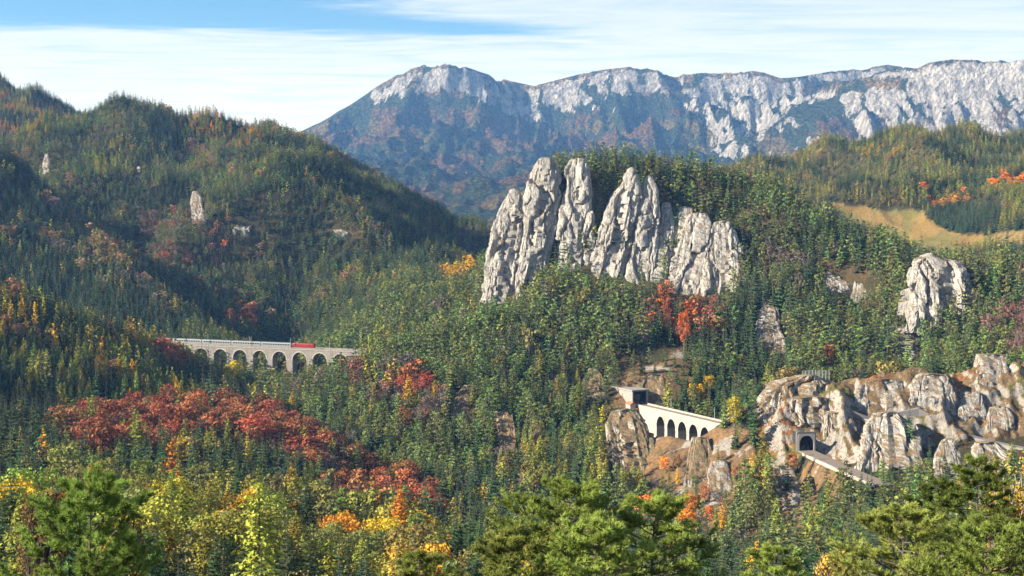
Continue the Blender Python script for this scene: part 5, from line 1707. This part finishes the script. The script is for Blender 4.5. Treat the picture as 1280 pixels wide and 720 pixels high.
# ------------------------------------------------------------------ trees near the look-out, needle by needle
def needle_tree(R, h, z_lo, rad, nbr, ntw, ntuft, tl, nneed, up=0.45, wneed=0.030, prof=0.65, flat=0.0):
    """a pine: curved limbs, twigs, and a rosette of needles at every shoot"""
    bark, V = TB(), []
    lean = R.normal(size=2) * 0.015 * h
    def stem(t): return np.array((lean[0] * t * t, lean[1] * t * t, h * t))
    r0 = 0.011 * h + .05
    for a_, b_ in zip(np.linspace(0, 1, 9)[:-1], np.linspace(0, 1, 9)[1:]):
        bark.limb(stem(a_) - (0, 0, 1.5 if a_ == 0 else 0), stem(b_), r0 * (1 - a_) + .02, r0 * (1 - b_) + .02, 6)
    tuft = []
    for b in range(nbr):
        t = z_lo + (1 - z_lo) * ((b + .5) / nbr) ** 0.9
        L = rad * (1 - ((t - z_lo) / (1 - z_lo)) ** 1.6) ** prof * R.uniform(.70, 1.12) + .25
        g = b * 2.39996 + R.uniform(-.5, .5)
        d = np.array((math.cos(g), math.sin(g), 0.0))
        p0 = stem(t)
        el = up * R.uniform(.5, 1.4)
        pts = [p0 + d * L * f + np.array((0, 0, L * (el * f * (0.35 + .65 * f)) * (1 - flat))) + R.normal(size=3) * .03 * L * f for f in (0, .25, .5, .75, 1.0)]
        for q in range(4):
            rb = (.012 * L + .012)
            bark.limb(pts[q], pts[q + 1], rb * (1.15 - q * .25), rb * (1.15 - (q + 1) * .25) + .004, 4)
        for w in range(ntw):
            f = R.uniform(.30, 1.0)
            k = min(3, int(f * 4)); o = pts[k] + (pts[k + 1] - pts[k]) * (f * 4 - k)
            sgn = R.choice((-1, 1))
            side = np.array((-d[1], d[0], 0)) * sgn
            td = d * R.uniform(.2, 1.0) + side * R.uniform(.2, 1.0) + np.array((0, 0, R.uniform(.25, 1.0)))
            td /= np.linalg.norm(td)
            tlh = L * R.uniform(.14, .30) * (1.25 - .5 * f) + .12
            e = o + td * tlh
            bark.limb(o, e, .010 + .002 * L, .006, 3)
            for q in range(ntuft):
                ff = 1 - q / max(1, ntuft) * .85
                tuft.append((o + td * tlh * ff + R.normal(size=3) * .03, td + np.array((0, 0, .5)) + R.normal(size=3) * .25))
        tuft.append((pts[4], d + np.array((0, 0, .8))))
    for q in range(5):
        tuft.append((stem(1 - .02 * q), np.array((R.normal() * .3, R.normal() * .3, 1.0))))
    # needles
    n = len(tuft)
    C = np.array([t[0] for t in tuft]); D = np.array([t[1] for t in tuft]); D /= np.linalg.norm(D, axis=1)[:, None]
    C = np.repeat(C, nneed, 0); D = np.repeat(D, nneed, 0)
    m = len(C)
    q = R.normal(size=(m, 3)); q -= D * (q * D).sum(1)[:, None]; q /= np.linalg.norm(q, axis=1)[:, None]
    sp = R.uniform(.25, 1.15, (m, 1))
    nd = D * np.cos(sp) + q * np.sin(sp)
    ln = tl * R.uniform(.7, 1.15, (m, 1))
    s = np.cross(nd, R.normal(size=(m, 3))); s /= np.linalg.norm(s, axis=1)[:, None]
    C = C - D * tl * .25 * R.random((m, 1))
    v = np.stack([C - s * wneed * .6, C + s * wneed * .6, C + nd * ln], 1).reshape(-1, 3)
    i = np.arange(m) * 3
    faces = np.stack([i, i + 1, i + 2], -1)
    return bark, v, faces


def fine_pine(name, label, px, py_top, d, seed, tintc, z_lo=.45, rad=2.0, nbr=30, ntw=9, ntuft=3, tl=.22, nneed=16, group=None, **kw):
    R = np.random.default_rng(seed)
    X, Y = (px - 640) / F * d, d
    z0 = float(terrain(np.array([X]), np.array([Y]))[0][0])
    h = (HOR - py_top) / F * d - z0
    bark, v, f = needle_tree(R, h, max(z_lo, 1 - kw.pop('crown', 7.0) / h), rad, nbr, ntw, ntuft, tl, nneed, **kw)
    o = thing(name, label, 'tree', (X, Y, z0), 0.0, group)
    bv, bf, bm = bark.arrays()
    link('trunk', mesh_np('trunk', bv, [list(dict.fromkeys(q)) for q in bf], M['bark']), o)
    c = link('crown', mesh_np('crown', v, f, M['foliage_near']), o)
    c['tint'] = tuple(float(q) for q in tintc)
    return o


GRN = (0.25, 0.31, 0.07)
GRN2 = (0.27, 0.30, 0.075)
fine_pine('pine_tree', 'bright green young pine with upright shoots in the bottom left corner', 108, 617, 38, 11, (0.20, 0.28, 0.062), rad=1.75, nbr=34, ntw=15, ntuft=4, tl=.20, nneed=24, crown=4.6, up=.75, wneed=.022, prof=.5)
fine_pine('pine_tree', 'broad sunlit pine crown at the bottom centre, with a spiky top', 712, 613, 64, 12, GRN, rad=4.4, nbr=54, ntw=18, ntuft=4, tl=.23, nneed=18, crown=8.0, up=.45, wneed=.034, prof=.62)
fine_pine('pine_tree', 'pine crown leaning right beside the broad bottom centre pine', 800, 622, 66, 13, GRN, rad=3.6, nbr=46, ntw=18, ntuft=4, tl=.23, nneed=18, crown=7.5, up=.45, wneed=.034, prof=.55)
fine_pine('pine_tree', 'lower pine left of the broad bottom centre pine, cut by the bottom edge', 632, 668, 58, 14, GRN2, rad=2.6, nbr=34, ntw=13, ntuft=4, tl=.25, nneed=18, crown=5.5, up=.5, wneed=.040)
fine_pine('pine_tree', 'low bushy pine at the bottom edge between two crowns', 755, 652, 56, 15, GRN, rad=3.0, nbr=38, ntw=14, ntuft=4, tl=.25, nneed=18, crown=5.5, up=.4, wneed=.040)
fine_pine('pine_tree', 'wide olive pine crown low in the bottom right corner', 1135, 640, 68, 16, GRN2, rad=4.2, nbr=52, ntw=18, ntuft=4, tl=.23, nneed=18, crown=7.0, up=.4, wneed=.034)
fine_pine('pine_tree', 'second wide pine at the bottom right edge under the yellow birch', 1225, 655, 64, 17, GRN, rad=3.6, nbr=44, ntw=18, ntuft=4, tl=.23, nneed=18, crown=6.0, up=.4, wneed=.034)
fine_pine('pine_tree', 'taller pine rising in front of the white rocks at lower right', 1222, 574, 92, 18, (0.19, 0.235, 0.05), rad=3.2, nbr=44, ntw=13, ntuft=4, tl=.30, nneed=16, crown=8.5, up=.4, wneed=.055, prof=.6)
fine_pine('pine_tree', 'bushy dark pine beside the taller pine at lower right', 1178, 605, 98, 19, (0.14, 0.185, 0.045), rad=3.2, nbr=42, ntw=13, ntuft=4, tl=.30, nneed=16, crown=8.5, up=.4, wneed=.055, prof=.6)
fine_pine('pine_tree', 'small bright pine top at the bottom edge left of the yellow larch', 975, 690, 75, 20, GRN, rad=1.8, nbr=24, ntw=11, ntuft=4, tl=.26, nneed=18, crown=4.0, up=.45, wneed=.034)
fine_pine('pine_tree', 'small pine tip at the bottom edge left of centre', 520, 700, 60, 21, GRN2, rad=1.6, nbr=24, ntw=11, ntuft=4, tl=.24, nneed=18, crown=3.6, up=.6, wneed=.036)


def leafy(name, label, px, py_top, d, seed, tintc, w, crown, nblob=22, nleaf=170, size=.16, pale=True):
    R = np.random.default_rng(seed)
    X, Y = (px - 640) / F * d, d
    z0 = float(terrain(np.array([X]), np.array([Y]))[0][0])
    h = (HOR - py_top) / F * d - z0
    arr = broadleaf(R, h, w, nblob, nleaf, size, bare=.8, z0=max(.25, 1 - crown / h))
    o = thing(name, label, 'tree', (X, Y, z0), 0.0)
    link('trunk', split_mesh('trunk', arr, 0, M['bark_pale'] if pale else M['bark']), o)
    c = link('crown', split_mesh('crown', arr, 1), o)
    c['tint'] = tuple(float(q) for q in tintc)
    return o


leafy('birch_tree', 'yellow birch with pale stem at the lower right edge', 1266, 584, 96, 31, (0.40, 0.27, 0.04), 3.4, 9.0)
leafy('birch_tree', 'amber-leaved slender tree at the bottom edge right of the gorge', 1048, 668, 120, 32, (0.38, 0.25, 0.05), 2.6, 9.0, size=.19)
leafy('birch_tree', 'olive yellow tree just behind the young pine at lower left', 150, 628, 150, 33, (0.24, 0.19, 0.04), 3.6, 10.0, size=.22, pale=False)
leafy('broadleaf_tree', 'tan-leaved tree in half shade at the left edge', 52, 590, 140, 34, (0.21, 0.145, 0.05), 2.8, 11.0, size=.22, pale=False)
leafy('broadleaf_tree', 'golden shrubby tree behind the bottom centre pine', 676, 640, 110, 35, (0.33, 0.26, 0.04), 2.2, 6.0, size=.18, pale=False)


# trees that stand out singly in the photograph
def mark(kind, label, px, py_top, py_foot, d, tintc, wide=1.0, var_=0, lod=1):
    d = ray_d(px, py_foot - 2, d - 160, d + 200)
    X, Y, z0 = on_ground(px, d)
    zt = (HOR - py_top) / F * d
    zf = z0
    h = zt - zf
    k = h / HT[kind]
    o = link(NAMES[kind], PMESH[kind, lod, var_ % NV], None, label, 'tree')
    o.location = (X, Y, zf); o.scale = (k * wide, k * wide, k); o.rotation_euler = (0, 0, px * .7)
    o['tint'] = tuple(float(q) for q in tintc)


GOLD, ORG, RUST, RED_ = (0.52, 0.32, 0.02), (0.42, 0.105, 0.03), (0.27, 0.085, 0.038), (0.25, 0.05, 0.022)
mark('beech', 'upper of three golden round trees above the small white viaduct', 887, 466, 500, 812, GOLD, .9, 0)
mark('beech', 'left of three golden round trees above the small white viaduct', 866, 478, 510, 806, GOLD, .75, 1)
mark('beech', 'right lower of three golden round trees above the small white viaduct', 877, 480, 512, 803, GOLD, .75, 2)
mark('beech', 'yellow tree behind the right end of the small white viaduct', 918, 500, 545, 785, (0.42, 0.34, 0.04), .9, 3)
mark('beech', 'vivid orange-red tree at the foot of the cliff', 893, 366, 400, 985, ORG, .62, 0)
mark('beech', 'tall orange tree in the gully below the cliff', 855, 386, 445, 955, ORG, .5, 1)
mark('beech', 'rusty tree left of the tall orange one below the cliff', 834, 375, 425, 965, RUST, .5, 2)
mark('beech', 'rust red tree above the fence over the tunnel', 1036, 430, 470, 790, RUST, .9, 1)
mark('bare', 'pale pinkish dead larch standing in the dark spruces below the beeches', 343, 604, 652, 640, (0.26, 0.15, 0.13), .8, 1)
mark('beech', 'small bright orange tree below the red beeches', 459, 658, 700, 600, ORG, .8, 3)
mark('larch', 'yellow-orange larch standing above the middle of the beech band', 365, 487, 528, 950, (0.55, 0.33, 0.03), 1.1, 0)
mark('beech', 'big yellow tree in front of the long viaduct', 290, 452, 500, 1020, (0.50, 0.40, 0.03), 1.0, 2)
mark('larch', 'golden larch below the sixth arch of the long viaduct', 358, 455, 490, 1030, (0.50, 0.32, 0.03), 1.1, 1)
mark('larch', 'orange larch left of the golden one below the long viaduct', 341, 460, 492, 1030, (0.50, 0.26, 0.03), 1.1, 2)
mark('larch', 'golden larch between red trees above the gorge', 542, 486, 520, 960, GOLD, 1.1, 3)
mark('larch', 'slim golden larch in the gorge hollow', 740, 575, 625, 770, GOLD, 1.0, 0)
mark('beech', 'yellow bush at the left foot of the lone rock wall', 1127, 370, 392, 870, GOLD, 1.0, 1)
mark('bare', 'purple-brown tree right below the lone rock wall', 1258, 368, 425, 850, (0.20, 0.085, 0.065), .8, 0)
mark('beech', 'orange shrub at the rock below the tunnel portal', 990, 566, 600, 690, (0.50, 0.14, 0.03), .9, 2)
mark('beech', 'orange tree beside the bare bank in the gorge', 932, 606, 640, 680, (0.55, 0.24, 0.03), .8, 3)
mark('beech', 'orange tree at the right end of the bottom centre pine', 846, 626, 665, 640, (0.55, 0.26, 0.03), .8, 0)
